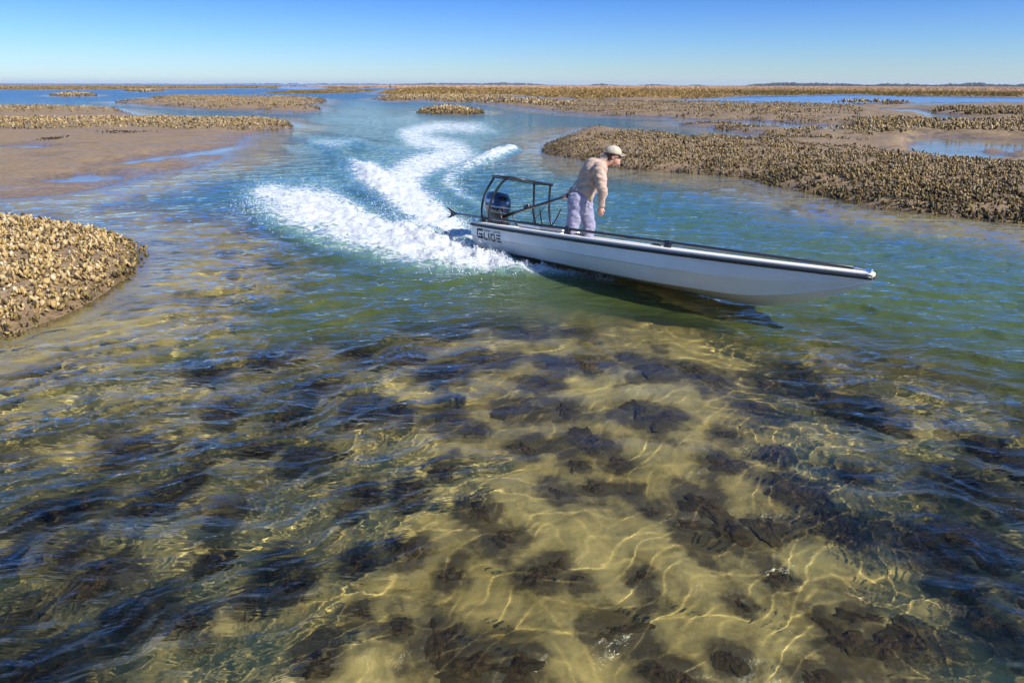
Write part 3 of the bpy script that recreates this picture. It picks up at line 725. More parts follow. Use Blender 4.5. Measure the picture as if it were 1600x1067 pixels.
house(1549, 9, 6, 'smaller white house, right of the two in front of the far right woods')

# ------------------------------------------------------------------ the skiff
BL = 6.0668
BOAT_M = (Matrix.Translation((-0.25021, 11.27996, -0.14474)) @ Matrix.Rotation(-0.88700, 4, 'Z') @ Matrix.Rotation(-0.05270, 4, 'Y') @ Matrix.Rotation(-0.20676, 4, 'X'))
def hw(t):
    t = np.asarray(t, float)
    return .68 * np.where(t < .5, 1 - .12 * (1 - t / .5) ** 2, 1 - np.clip((t - .5) / .5, 0, 1) ** 2.4)
def sheer(t): return .44 + .10 * np.asarray(t, float) ** 2
def keel(t):
    t = np.asarray(t, float); return (sheer(t) - .06) * np.clip((t - .76) / .24, 0, 1) ** 1.8
M_HULL = None
k = N('hull_gelcoat')
p = k.objco(); nz = k.noise(p, 3.0, 5, .6); st = k.noise(k.scale(p, (1.0, 1.0, 9.0)), 2.5, 5, .65)
cc = k.mix(k.maprange(nz, .3, .7), col(.80, .78, .72), col(.86, .84, .78))
cc = k.mix(k.maprange(st, .55, .75, 0, .3), cc, col(.60, .56, .48))
M_HULL = k.done(k.n('ShaderNodeBsdfPrincipled', {'Base Color': cc, 'Roughness': .22, 'Coat Weight': .4, 'Coat Roughness': .08, 'Normal': k.bump(nz, .06, .05)}).outputs[0])
M_DECK = simple('nonskid_deck', (.72, .70, .66), .6, 0, .06, 60, .3)
M_BLACK = simple('black_rubber', (.012, .012, .015), .45, 0, .2, 40)
M_TUBE = simple('black_powder_coat', (.014, .013, .014), .32, 0, .2, 40, 0, .5, .3)
M_CREAM = simple('cream_gunwale', (.82, .76, .66), .35, 0, .06, 20)
M_STEEL = simple('stainless_steel', (.75, .76, .78), .2, 1.0, .05, 50)
M_CARBON = simple('carbon_pole', (.016, .016, .02), .3, 0, .3, 80, 0, .5, .5)

def tube_bm(bm, pts, rad, n=8, cap=True):
    """round bar along a polyline, radius fixed or one per point"""
    pts = [Vector(q) for q in pts]; m = len(pts)
    rad = [rad] * m if not hasattr(rad, '__len__') else rad
    rings = []; ref = None
    for i in range(m):
        d = (pts[min(i + 1, m - 1)] - pts[max(i - 1, 0)]).normalized()
        if ref is None: ref = Vector((0, 0, 1)) if abs(d.z) < .9 else Vector((1, 0, 0))
        u = (ref - d * ref.dot(d)).normalized(); v = d.cross(u); ref = u
        rings.append([bm.verts.new(pts[i] + (u * math.cos(a) + v * math.sin(a)) * rad[i]) for a in [2 * math.pi * j / n for j in range(n)]])
    for a, b in zip(rings[:-1], rings[1:]):
        for j in range(n):
            f = bm.faces.new((a[j], a[(j + 1) % n], b[(j + 1) % n], b[j])); f.smooth = True
    if cap: bm.faces.new(rings[0][::-1]); bm.faces.new(rings[-1])
    return bm
def tube(name, pts, rad, mat, parent, n=8): return obj(name, tube_bm(bmesh.new(), pts, rad, n), mat, parent)
def curve_pts(ctrl, n=8):
    """Catmull-Rom through control points"""
    c_ = [Vector(q) for q in ctrl]; c_ = [c_[0] * 2 - c_[1]] + c_ + [c_[-1] * 2 - c_[-2]]; out = []
    for i in range(1, len(c_) - 2):
        for j in range(n):
            t = j / n; a, b, c2, d = c_[i - 1], c_[i], c_[i + 1], c_[i + 2]
            out.append(.5 * ((2 * b) + (c2 - a) * t + (2 * a - 5 * b + 4 * c2 - d) * t * t + (3 * b - a - 3 * c2 + d) * t ** 3))
    out.append(c_[-2]); return out
def box(name, lo, hi, mat, parent, bev=.012, seg=2, taper=None):
    bm = bmesh.new(); bmesh.ops.create_cube(bm, size=1)
    lo, hi = Vector(lo), Vector(hi); c_ = (lo + hi) / 2; s_ = hi - lo
    for v in bm.verts:
        f = 1.0
        if taper and v.co.z > 0: f = taper
        v.co = Vector((c_.x + v.co.x * s_.x * f, c_.y + v.co.y * s_.y * f, c_.z + v.co.z * s_.z))
    if bev: bmesh.ops.bevel(bm, geom=list(bm.edges), offset=bev, segments=seg, affect='EDGES', profile=.6)
    for f in bm.faces: f.smooth = True
    o = obj(name, bm, mat, parent); shade_auto(o); return o
def shade_auto(o, ang=40):
    me_ = o.data
    bm = bmesh.new(); bm.from_mesh(me_)
    for e_ in bm.edges: e_.smooth = not (len(e_.link_faces) == 2 and e_.calc_face_angle(0) > math.radians(ang))
    for f in bm.faces: f.smooth = True
    bm.to_mesh(me_); bm.free()

skiff = empty('skiff'); skiff.matrix_world = BOAT_M
tag(skiff, 'narrow pale grey skiff with black rub rail heeling through a turn', 'boat')
def side_profile(t):
    """half section from keel to gunwale: list of (y, z)"""
    k_, s_, b_ = float(keel(t)), float(sheer(t)), max(float(hw(t)), .006)
    H_ = s_ - k_; bow = max(0.0, (t - .60) / .40)
    ch = .80 - .34 * bow; zc = k_ + H_ * (.20 + .12 * bow); zk = k_ + H_ * (.56 + .04 * bow); yk = .955 - .16 * bow
    return [(0, k_), (b_ * ch * .5, k_ + (zc - k_) * .42), (b_ * ch * .97, zc - .012), (b_ * ch, zc), (b_ * (ch + yk) / 2 * 1.01, (zc + zk) / 2), (b_ * yk, zk), (b_ * yk + .016 * (1 - bow * .7), zk + .012), (b_ * (yk + 1) / 2 + .012, (zk + s_) / 2), (b_, s_)]
ST = list(np.linspace(0, .6, 16)) + list(np.linspace(.63, .98, 22)) + [.99, 1.0]
bm = bmesh.new(); rows = []
for t in ST:
    pr = side_profile(t); row = []
    for y_, z_ in reversed(pr): row.append(bm.verts.new((t * BL, -y_, z_)))
    for y_, z_ in pr[1:]: row.append(bm.verts.new((t * BL, y_, z_)))
    rows.append(row)
for a, b in zip(rows[:-1], rows[1:]):
    for j in range(len(a) - 1): bm.faces.new((a[j], a[j + 1], b[j + 1], b[j]))
bm.faces.new(rows[0][::-1])
bmesh.ops.recalc_face_normals(bm, faces=bm.faces)
hull = obj('hull', bm, M_HULL, skiff); shade_auto(hull, 22)

# decks, coaming, cockpit
def deck_strip(name, t0, t1, z_off, mat, n=20, inner=None):
    bm = bmesh.new(); A = []
    for t in np.linspace(t0, t1, n):
        h_ = max(float(hw(t)) - .012, .004); z_ = float(sheer(t)) + z_off
        if inner is None: A.append([bm.verts.new((t * BL, y_, z_ + .02 * (1 - (y_ / max(h_, .01)) ** 2))) for y_ in np.linspace(-h_, h_, 7)])
    for a, b in zip(A[:-1], A[1:]):
        for j in range(6): bm.faces.new((a[j], a[j + 1], b[j + 1], b[j])).smooth = True
    return obj(name, bm, mat, skiff)
deck_strip('foredeck', .50, .995, -.012, M_DECK, 26)
deck_strip('aft_deck', .005, .15, -.05, M_DECK, 8)
for sgn in (-1, 1):
    bm = bmesh.new(); A = []
    for t in np.linspace(.15, .50, 14):
        h_ = float(hw(t)) - .012; z_ = float(sheer(t)) - .012
        A.append([bm.verts.new((t * BL, sgn * y_, zz)) for y_, zz in ((h_, z_), (h_ - .15, z_), (h_ - .15, z_ - .05), (h_ - .13, z_ - .05))])
    for a, b in zip(A[:-1], A[1:]):
        for j in range(3): bm.faces.new((a[j], a[j + 1], b[j + 1], b[j]))
    obj('side_deck', bm, M_DECK, skiff)
bm = bmesh.new()
A = [[bm.verts.new((t * BL, y_ * (float(hw(t)) - .16), .13)) for y_ in (-1, 1)] for t in np.linspace(.15, .5, 10)]
for a, b in zip(A[:-1], A[1:]): bm.faces.new((a[0], a[1], b[1], b[0]))
obj('cockpit_floor', bm, M_DECK, skiff)
for t, nm in ((.15, 'aft_bulkhead'), (.5, 'forward_bulkhead')):
    bm = bmesh.new(); h_ = float(hw(t)) - .02; z_ = float(sheer(t)) - .016
    vs = [bm.verts.new((t * BL, y_, zz)) for y_, zz in ((-h_ + .14, .13), (h_ - .14, .13), (h_, z_), (-h_, z_))]; bm.faces.new(vs); obj(nm, bm, M_DECK, skiff)
# rub rail, cream gunwale cap
def rail_pts(dy, dz, sgn, n=44, t0=0.0, t1=.997):
    return [(t * BL + (.012 if t > .99 else 0), sgn * (max(float(hw(t)) + dy, .004)), float(sheer(t)) + dz) for t in list(np.linspace(t0, .8, 20)) + list(np.linspace(.82, t1, n - 20))]
for sgn in (-1, 1):
    bm = tube_bm(bmesh.new(), rail_pts(.008, -.020, sgn), .019, 8); obj('rub_rail', bm, M_BLACK, skiff)
    bm = tube_bm(bmesh.new(), rail_pts(-.014, .020, sgn), .024, 8); obj('gunwale_cap', bm, M_CREAM, skiff)
tube('transom_rail', [(-.006, -hw(0) - .01, .425), (-.006, hw(0) + .01, .425)], .022, M_BLACK, skiff)
# bow eye, cleat and bow light
bm = tube_bm(bmesh.new(), [(BL * .965 + .03 * math.cos(a), -.012, .40 + .028 * math.sin(a)) for a in np.linspace(0, 6.28, 10)], .006, 6); obj('bow_eye', bm, M_STEEL, skiff)
box('bow_light', (BL - .16, -.035, .555), (BL - .02, .035, .61), M_STEEL, skiff, .015)
for t in (.405, .62):
    tt = float(hw(t)); z_ = float(sheer(t)) + .03
    tube('cleat', [(t * BL - .08, -tt + .05, z_ + .03), (t * BL - .03, -tt + .05, z_ + .035), (t * BL + .03, -tt + .05, z_ + .035), (t * BL + .08, -tt + .05, z_ + .03)], [.008, .014, .014, .008], M_TUBE, skiff)
# bench and hatch in the cockpit
seat = box('seat', (.95, -.42, .13), (1.42, .42, .50), M_DECK, skiff, .025)
box('seat_lid', (.93, -.43, .505), (1.44, .43, .545), simple('white_lid', (.80, .79, .76), .4), skiff, .015)

# lettering on the side, set on the hull surface
def on_side(x_, d, out=.004):
    """x from the transom, d measured down from the gunwale along the topside"""
    t = x_ / BL; pr = side_profile(t)
    z_ = float(sheer(t)) - d
    for (y0, z0), (y1, z1) in zip(pr[:-1], pr[1:]):
        if z0 <= z_ <= z1 and z1 > z0:
            y_ = y0 + (y1 - y0) * (z_ - z0) / (z1 - z0); break
    else: y_ = pr[-1][0]
    return (x_, -(y_ + out), z_)
def glyph(name, rects, mat, parent):
    bm = bmesh.new()
    for (x0, d0, x1, d1) in rects:
        nx = max(1, int((x1 - x0) / .04)); nd = max(1, int((d1 - d0) / .02))
        for i in range(nx):
            for j in range(nd):
                xa, xb = x0 + (x1 - x0) * i / nx, x0 + (x1 - x0) * (i + 1) / nx; da, db = d0 + (d1 - d0) * j / nd, d0 + (d1 - d0) * (j + 1) / nd
                bm.faces.new([bm.verts.new(on_side(a, b)) for a, b in ((xa, db), (xb, db), (xb, da), (xa, da))])
    bmesh.ops.remove_doubles(bm, verts=bm.verts, dist=1e-5)
    return obj(name, bm, mat, parent)
M_INK = simple('black_vinyl', (.008, .008, .010), .4)
X0, D0, U = .17, .062, .0175           # left edge, top, unit of the design
def R4(x0, y0, x1, y1): return (X0 + x0 * U * 1.17, D0 + y0 * U, X0 + x1 * U * 1.17, D0 + y1 * U)
let = empty('lettering', (0, 0, 0), skiff)
glyph('letter_g', [R4(0, 0, 8, 2), R4(0, 2, 1.5, 8.6), R4(1.5, 6.8, 8, 8.6), R4(6.2, 4.2, 8, 6.8), R4(3, 4.2, 6.2, 5.8)], M_INK, let)
glyph('letter_l', [R4(9.4, 3, 10.8, 9.4), R4(10.8, 8, 13.6, 9.4)], M_INK, let)
glyph('letter_i', [R4(15.6, 3, 17.0, 9.4)], M_INK, let)
glyph('letter_d', [R4(18.8, 3, 23.8, 4.3), R4(18.8, 4.3, 20.1, 8.1), R4(18.8, 8.1, 23.8, 9.4), R4(23.2, 4.3, 24.4, 8.1)], M_INK, let)
glyph('letter_e', [R4(26, 3, 31.4, 4.3), R4(26, 5.5, 31.4, 6.8), R4(26, 8.1, 31.4, 9.4)], M_INK, let)
M_INK2 = simple('grey_vinyl', (.10, .10, .11), .4)
FONT = {'E': '111100111100111', 'A': '010101111101101', 'S': '111100111001111', 'T': '111010010010010', 'C': '111100100100111', 'P': '111101111100100'}
xx = 9.6
for ch in 'EAST CAPE':
    if ch == ' ': xx += 1.6; continue
    glyph('small_letter_' + ch.lower(), [R4(xx + .6 * (i % 3), .15 + .38 * (i // 3), xx + .6 * (i % 3) + .6, .15 + .38 * (i // 3) + .38) for i, b in enumerate(FONT[ch]) if b == '1'], M_INK2, let)
    xx += 2.5

# poling platform
plat = empty('poling_platform', (.24, 0, 0), skiff)
PZ = 1.21
corners = {'as': (-.02, -.40), 'fs': (.36, -.43), 'ap': (-.02, .40), 'fp': (.36, .43)}
bm = tube_bm(bmesh.new(), [(-.06, -.44, PZ), (.40, -.44, PZ), (.40, .44, PZ), (-.06, .44, PZ), (-.06, -.44, PZ)], .020, 8)
obj('rim', bm, M_TUBE, plat)
box('deck_panel', (-.05, -.43, PZ - .012), (.39, .43, PZ + .012), M_TUBE, plat, .005, 1)
tube('leg', curve_pts([(-.05, -.40, PZ), (-.09, -.52, .93), (-.06, -.57, .66), (.06, -.58, .40)]), .019, M_TUBE, plat)
tube('leg', curve_pts([(.30, -.42, PZ), (.22, -.50, 1.06), (.15, -.57, .80), (.17, -.58, .40)]), .019, M_TUBE, plat)
tube('leg', curve_pts([(.02, .38, PZ), (.03, .42, .90), (.03, .44, .74), (.10, .52, .40)]), .019, M_TUBE, plat)
tube('leg', curve_pts([(.38, .42, PZ), (.36, .46, .95), (.36, .52, .70), (.48, .56, .40)]), .019, M_TUBE, plat)
tube('brace', curve_pts([(.62, .50, .84), (.50, .52, .64), (.40, .52, .55)]), .011, M_TUBE, plat, 6)
tube('brace', curve_pts([(.16, .46, .80), (.19, .50, .62), (.27, .52, .42)]), .011, M_TUBE, plat, 6)
box('light_fitting', (.12, -.46, PZ + .02), (.19, -.40, PZ + .05), M_STEEL, plat, .008)

# outboard motor
k = N('cowling_paint')
p = k.objco(); nz = k.noise(p, 6, 4)
M_COWL = k.done(k.n('ShaderNodeBsdfPrincipled', {'Base Color': k.mix(nz, col(.005, .011, .030), col(.008, .017, .042)), 'Roughness': .12, 'Coat Weight': .8, 'Coat Roughness': .03, 'Specular IOR Level': .6}).outputs[0])
mot = empty('outboard_motor', (-.12, 0, 0), skiff)
def loft(name, secs, mat, parent, n=20, pw=.62):
    """stack of rounded-rectangle sections: (cx, cy, z, half length, half width)"""
    bm = bmesh.new(); rg_ = []
    for cx, cy_, z_, a, b in secs:
        ring = []
        for j in range(n):
            q = 2 * math.pi * j / n; c_, s_ = math.cos(q), math.sin(q)
            ring.append(bm.verts.new((cx + a * math.copysign(abs(c_) ** pw, c_), cy_ + b * math.copysign(abs(s_) ** pw, s_), z_)))
        rg_.append(ring)
    for a, b in zip(rg_[:-1], rg_[1:]):
        for j in range(n): bm.faces.new((a[j], a[(j + 1) % n], b[(j + 1) % n], b[j])).smooth = True
    bm.faces.new(rg_[0][::-1]); bm.faces.new(rg_[-1])
    o = obj(name, bm, mat, parent); shade_auto(o, 50); return o
cow = loft('cowling', [(-.02, 0, .66, .20, .145), (-.03, 0, .70, .225, .165), (-.04, 0, .80, .235, .17), (-.05, 0, .90, .22, .165), (-.06, 0, .965, .185, .145), (-.07, 0, .99, .13, .105), (-.075, 0, .998, .07, .06)], M_COWL, mot)
loft('cowling_band', [(-.02, 0, .735, .236, .173), (-.02, 0, .755, .238, .175)], simple('silver_band', (.35, .45, .6), .3, .6), cow)
for sgn in (-1, 1):
    box('decal', (-.16, sgn * .168 - .004, .80), (.06, sgn * .168 + .004, .86), simple('pale_decal', (.45, .6, .8), .3), cow, 0)
bm = bmesh.new(); bmesh.ops.create_uvsphere(bm, u_segments=12, v_segments=8, radius=.028)
em = obj('emblem', bm, simple('blue_white_emblem', (.35, .55, .8), .3), cow); em.location = (.185, .03, .83); em.scale = (.4, 1, 1)
loft('lower_cowl', [(-.01, 0, .48, .13, .09), (0, 0, .54, .19, .13), (0, 0, .65, .20, .145)], M_TUBE, mot)
loft('midsection', [(-.03, 0, -.30, .09, .03), (-.03, 0, .0, .10, .04), (-.02, 0, .30, .10, .055), (0, 0, .50, .11, .07)], M_TUBE, mot)
box('anticavitation_plate', (-.28, -.10, -.16), (.10, .10, -.145), M_TUBE, mot, .004, 1)
loft('gearcase', [(-.05, 0, -.42, .03, .012), (-.05, 0, -.36, .14, .04), (-.05, 0, -.28, .16, .045), (-.04, 0, -.2, .09, .03)], M_TUBE, mot)
box('transom_bracket', (.08, -.13, .26), (.20, .13, .54), M_TUBE, mot, .02)
box('motor_well', (.17, -.22, .36), (.50, .22, .475), M_CREAM, skiff, .03)
for q in ((.10, -.09, .50, .17, -.05, .60), (.13, .04, .48, .20, .09, .57), (.16, -.14, .47, .22, -.10, .55)):
    box('fitting', q[:3], q[3:], M_TUBE, mot, .01)
tube('hose', curve_pts([(.14, -.08, .58), (.24, -.14, .62), (.30, -.10, .52), (.36, -.16, .47)]), .012, M_TUBE, mot, 6)
tube('hose', curve_pts([(.12, .06, .60), (.22, .12, .66), (.30, .14, .54), (.40, .16, .46)]), .012, M_TUBE, mot, 6)
TILL_A, HAND_L = Vector((.02, -.02, .60)), None

# push pole along the gunwale
PA = BOAT_M @ Vector((-.62, -.545, .545)); PB = BOAT_M @ Vector((BL - .10, -.03, .60))
pole = empty('push_pole', PA); tag(pole, 'long black push pole lying along the near gunwale, forked foot over the stern', 'pole')
tube('shaft', [(0, 0, 0)] + [tuple((PB - PA) * f) for f in (.25, .5, .75, .985)], [.019, .021, .021, .020, .017], M_CARBON, pole, 10)
tube('tip', [tuple((PB - PA) * .985), tuple((PB - PA) * 1.0), tuple((PB - PA) * 1.012)], [.017, .014, .004], M_STEEL, pole, 8)
dirp = (PB - PA).normalized(); up = Vector((0, 0, 1)); sidev = dirp.cross(up).normalized(); upv = sidev.cross(dirp)
for sgn, nm in ((1, 'fork_prong'), (-1, 'fork_prong')):
    tube(nm, curve_pts([dirp * .06, -dirp * .02 + upv * sgn * .028, -dirp * .09 + upv * sgn * .058, -dirp * .17 + upv * sgn * .085]), [.02] * 12 + [.017] * 8 + [.013, .011, .01, .008, .006][:5], M_TUBE, pole, 8)
bm = bmesh.new()
vs = [bm.verts.new(v) for v in (dirp * .05 + sidev * .008, -dirp * .10 + upv * .062 + sidev * .008, -dirp * .06 + sidev * .008, -dirp * .10 - upv * .062 + sidev * .008)]
bm.faces.new(vs); bmesh.ops.solidify(bm, geom=bm.faces[:], thickness=.016)
obj('fork_web', bm, M_TUBE, pole)
for f in (.115, .39, .645):
    c_ = PA.lerp(PB, f); lc = BOAT_M.inverted() @ c_
    tz = float(sheer(max(0, lc.x / BL))) - .02
    b_ = box('pole_holder', (lc.x - .045, lc.y - .028, tz), (lc.x + .045, lc.y + .028, lc.z + .03), M_TUBE, skiff, .012)
# red tank on the aft deck
tk = empty('fuel_can'); tk.matrix_world = BOAT_M @ Matrix.Translation((.62, .30, .392))
tag(tk, 'small red can on the aft deck below the poling platform', 'can')
M_RED = simple('red_plastic', (.55, .05, .045), .4)
box('body', (-.13, -.09, 0), (.13, .09, .11), M_RED, tk, .03); bm = tube_bm(bmesh.new(), [(.05, 0, .108), (.05, 0, .135)], .025, 10); obj('cap', bm, M_BLACK, tk)

# ------------------------------------------------------------------ the person at the tiller
MAN = BOAT_M @ Vector((.31 * BL, 0.0, .13))
MAN_ROT = math.radians(-9)
man_M = Matrix.Translation(MAN) @ Matrix.Rotation(MAN_ROT, 4, 'Z') @ Matrix.Scale(1.065, 4)
person = empty('person'); person.matrix_world = man_M
tag(person, 'person in tan pullover, grey trousers and cap leaning forward, hand on tiller', 'person')
def ball_bm(bm, c_, r_, rot=None, seg=20):
    r_ = (r_, r_, r_) if not hasattr(r_, '__len__') else r_
    M_ = Matrix.Translation(c_) @ (rot or Matrix.Identity(4)) @ Matrix.Diagonal((*r_, 1))
    bmesh.ops.create_uvsphere(bm, u_segments=seg, v_segments=seg // 2 + 2, radius=1, matrix=M_)
def limb(bm, a, b, ra, rb, seg=16):
    """tapered bar with round ends, closed"""
    a, b = Vector(a), Vector(b)
    tube_bm(bm, [a, a.lerp(b, .25), a.lerp(b, .5), a.lerp(b, .75), b], [ra, ra + (rb - ra) * .25, (ra + rb) / 2, ra + (rb - ra) * .75, rb], seg)
    ball_bm(bm, a, ra, None, seg); ball_bm(bm, b, rb, None, seg)
def remesh(name, bm, vox, mat, parent, smooth=4, wrinkle=None):
    me_ = bpy.data.meshes.new(name); bm.to_mesh(me_); bm.free()
    o = bpy.data.objects.new(name, me_); C.objects.link(o)
    md = o.modifiers.new('r', 'REMESH'); md.mode = 'VOXEL'; md.voxel_size = vox
    ms = o.modifiers.new('s', 'SMOOTH'); ms.iterations = smooth; ms.factor = .5
    dg = bpy.context.evaluated_depsgraph_get(); m2 = bpy.data.meshes.new_from_object(o.evaluated_get(dg))
    o.modifiers.clear(); o.data = m2; m2.name = name
    if wrinkle: 
        co = np.empty(len(m2.vertices) * 3); m2.vertices.foreach_get('co', co); co = co.reshape(-1, 3)
        no = np.empty(len(m2.vertices) * 3); m2.vertices.foreach_get('normal', no); no = no.reshape(-1, 3)
        co += no * wrinkle(co)[:, None]; m2.vertices.foreach_set('co', co.ravel())
    m2.polygons.foreach_set('use_smooth', np.ones(len(m2.polygons), bool)); m2.update()
    m2.materials.clear(); m2.materials.append(mat); o.parent = parent
    return o
# joints: x forward, y to the far side, z up from the cockpit floor
J = dict(pel=(.03, 0, .84), wst=(.07, 0, .97), chs=(.17, 0, 1.16), nkb=(.315, 0, 1.345), hed=(.425, 0, 1.405),
         shR=(.255, -.185, 1.255), elR=(.315, -.265, 1.005), wrR=(.305, -.225, .79), shL=(.21, .175, 1.255), elL=(.025, .27, 1.055), wrL=(-.135, .235, .885),
         hiR=(.0, -.095, .83), knR=(-.075, -.125, .46), anR=(-.105, -.125, .075), hiL=(.055, .095, .83), knL=(.145, .105, .46), anL=(.10, .105, .075))
J = {a: Vector(b) for a, b in J.items()}
HEADR = Matrix.Rotation(math.radians(3), 4, 'Y')      # face tipped a little down
def hd(x_, y_, z_): return J['hed'] + (HEADR @ Vector((x_, y_, z_)))
bm = bmesh.new()
ball_bm(bm, hd(-.01, 0, .03), (.098, .076, .098), HEADR); ball_bm(bm, hd(.035, 0, -.045), (.062, .058, .078), HEADR)   # skull, jaw
ball_bm(bm, hd(.074, 0, -.092), (.024, .028, .022), HEADR)                                   # chin
ball_bm(bm, hd(.098, 0, -.018), (.020, .014, .026), HEADR); ball_bm(bm, hd(.106, 0, -.030), (.014, .017, .012), HEADR)   # nose
ball_bm(bm, hd(.086, 0, -.058), (.012, .026, .007), HEADR); ball_bm(bm, hd(.084, 0, -.070), (.012, .023, .008), HEADR)  # lips
for s_ in (-1, 1):
    ball_bm(bm, hd(-.005, s_ * .076, -.008), (.020, .010, .032), HEADR); ball_bm(bm, hd(.078, s_ * .032, .012), (.012, .014, .011), HEADR)
limb(bm, J['nkb'] + Vector((-.02, 0, -.04)), hd(-.015, 0, -.05), .062, .056)
limb(bm, J['pel'], J['wst'], .13, .12); limb(bm, J['wst'], J['chs'], .125, .15); limb(bm, J['chs'], J['nkb'] + Vector((-.03, 0, -.05)), .15, .08)
for s_ in 'RL':
    limb(bm, J['chs'] + Vector((.05, 0, .08)), J['sh' + s_], .09, .062); limb(bm, J['sh' + s_], J['el' + s_], .056, .044); limb(bm, J['el' + s_], J['wr' + s_], .043, .028)
    limb(bm, J['pel'] + Vector((0, 0, -.01)), J['hi' + s_], .11, .09); limb(bm, J['hi' + s_], J['kn' + s_], .088, .058); limb(bm, J['kn' + s_], J['an' + s_], .055, .038)
    limb(bm, J['an' + s_] + Vector((-.03, 0, -.03)), J['an' + s_] + Vector((.16, 0, -.045)), .035, .028)
# right hand: hanging, loosely curled
pr = J['wrR']; hdirR = Vector((-.10, .06, -1)).normalized()
pc = pr + hdirR * .055; ball_bm(bm, pc, (.040, .020, .048)); limb(bm, pr, pc, .027, .026)
for i, (fx, ln) in enumerate(((.030, .040), (.011, .046), (-.009, .043), (-.028, .034))):
    a = pc + Vector((fx, 0, -.038)); b = a + Vector((0, .014, -ln * .75)); c_ = b + Vector((-.004, .026, -.004)); d_ = c_ + Vector((-.002, .008, .020))
    limb(bm, a, b, .0098, .009, 8); limb(bm, b, c_, .009, .0085, 8); limb(bm, c_, d_, .0085, .008, 8)
a = pc + Vector((.034, .004, .012)); b = a + Vector((.016, .016, -.026)); limb(bm, a, b, .012, .0105, 8); limb(bm, b, b + Vector((-.006, .016, -.024)), .0105, .0088, 8)
# left hand: closed round the tiller grip
GRIP = Vector((-.195, .225, .835)); tdir = ((BOAT_M @ Vector((.03, -.02, .60)) - man_M @ GRIP)); tdirL = (man_M.to_3x3().inverted() @ tdir).normalized()
gu = tdirL.cross(Vector((0, 1, 0))).normalized(); gv = tdirL.cross(gu).normalized()
pl = J['wrL'] + (GRIP - J['wrL']) * .55
limb(bm, J['wrL'], pl, .027, .030); ball_bm(bm, pl + gv * .0, (.038, .030, .030))
for i in range(4):
    o_ = GRIP + tdirL * (i * .021 - .030)
    ring = [o_ + (gu * math.cos(q) + gv * math.sin(q)) * .030 for q in np.linspace(.2, 4.6 - .12 * abs(i - 1), 6)]
    for a, b in zip(ring[:-1], ring[1:]): limb(bm, a, b, .0095, .0092, 8)
    limb(bm, pl, ring[0], .016, .011, 8)
ring = [GRIP - tdirL * .045 + (gu * math.cos(q) + gv * math.sin(q)) * .030 for q in np.linspace(-.3, -2.6, 4)]
limb(bm, pl, ring[0], .016, .012, 8)
for a, b in zip(ring[:-1], ring[1:]): limb(bm, a, b, .011, .0098, 8)
k = N('skin')
p = k.objco(); nz = k.noise(p, 25, 4)
M_SKIN = k.done(k.n('ShaderNodeBsdfPrincipled', {'Base Color': k.mix(nz, col(.52, .26, .18), col(.62, .34, .24)), 'Roughness': .5, 'Subsurface Weight': .12, 'Subsurface Radius': (.01, .004, .002)}).outputs[0])
body = remesh('body', bm, .0075, M_SKIN, person, 3)

def fabric(name, c1, c2, sc=40, bmp=.3):
    k = N(name); p = k.objco(); nz = k.noise(p, sc, 5, .65); big = k.noise(p, 4, 4)
    cc = k.mix(nz, col(*c1), col(*c2)); cc = k.mix(k.maprange(big, .3, .7, 0, .12), cc, col(*[v * .8 for v in c1]))
    return k.done(k.n('ShaderNodeBsdfPrincipled', {'Base Color': cc, 'Roughness': .9, 'Specular IOR Level': .15, 'Sheen Weight': .2, 'Normal': k.bump(k.math('ADD', nz, k.math('MULTIPLY', big, .6)), bmp, .012)}).outputs[0])
def folds(sc, amp, stretch=2.2, seed=0):
    def f(co):
        a = fbm(co[:, 0] * sc + co[:, 1] * sc * .7 + seed, co[:, 2] * sc * stretch + co[:, 1] * sc + seed, 3)
        b = fbm(co[:, 0] * sc * 2.2 - co[:, 2] * sc + seed + 9, co[:, 1] * sc * 2 + co[:, 2] * sc * 3, 2)
        return amp * (a + .5 * b)
    return f
# trousers
bm = bmesh.new()
ball_bm(bm, J['pel'] + Vector((-.03, 0, .0)), (.145, .172, .13)); limb(bm, J['pel'], J['pel'] + Vector((.025, 0, .10)), .140, .135)
for s_ in 'RL':
    limb(bm, J['hi' + s_] + Vector((-.012, 0, .02)), J['kn' + s_], .118, .090); limb(bm, J['kn' + s_], J['an' + s_] + Vector((0, 0, .03)), .088, .078)
    ball_bm(bm, J['hi' + s_] + Vector((-.03, 0, .01)), (.125, .105, .12))
remesh('trousers', bm, .010, fabric('grey_lavender_cloth', (.23, .225, .32), (.30, .29, .40)), person, 3, folds(7, .017, 2.0, 3))
# white shirt tail under the pullover
bm = bmesh.new(); limb(bm, J['pel'] + Vector((.02, 0, .10)), J['wst'], .147, .147, 24)
remesh('shirt_tail', bm, .010, fabric('white_cloth', (.66, .66, .70), (.74, .74, .78)), person, 3)
# pullover
bm = bmesh.new()
limb(bm, J['wst'] + Vector((-.01, 0, -.03)), J['chs'], .158, .172, 24); ball_bm(bm, J['wst'] + Vector((-.005, 0, -.01)), (.160, .180, .10))
ball_bm(bm, J['chs'] + Vector((.02, 0, .05)), (.165, .195, .17)); limb(bm, J['chs'] + Vector((.05, 0, .08)), J['nkb'] + Vector((-.02, 0, -.02)), .135, .082, 20)
limb(bm, J['nkb'] + Vector((-.02, 0, -.02)), J['nkb'] + Vector((.022, 0, .022)), .078, .070, 20)
for s_ in 'RL':
    limb(bm, J['chs'] + Vector((.07, 0, .09)), J['sh' + s_], .105, .088); limb(bm, J['sh' + s_], J['el' + s_], .086, .066); limb(bm, J['el' + s_], J['wr' + s_] + (J['el' + s_] - J['wr' + s_]) * .06, .064, .047)
M_PULL = fabric('tan_fleece', (.40, .29, .225), (.50, .365, .29), 70, .5)
remesh('pullover', bm, .010, M_PULL, person, 3, folds(6, .020, 1.6, 11))
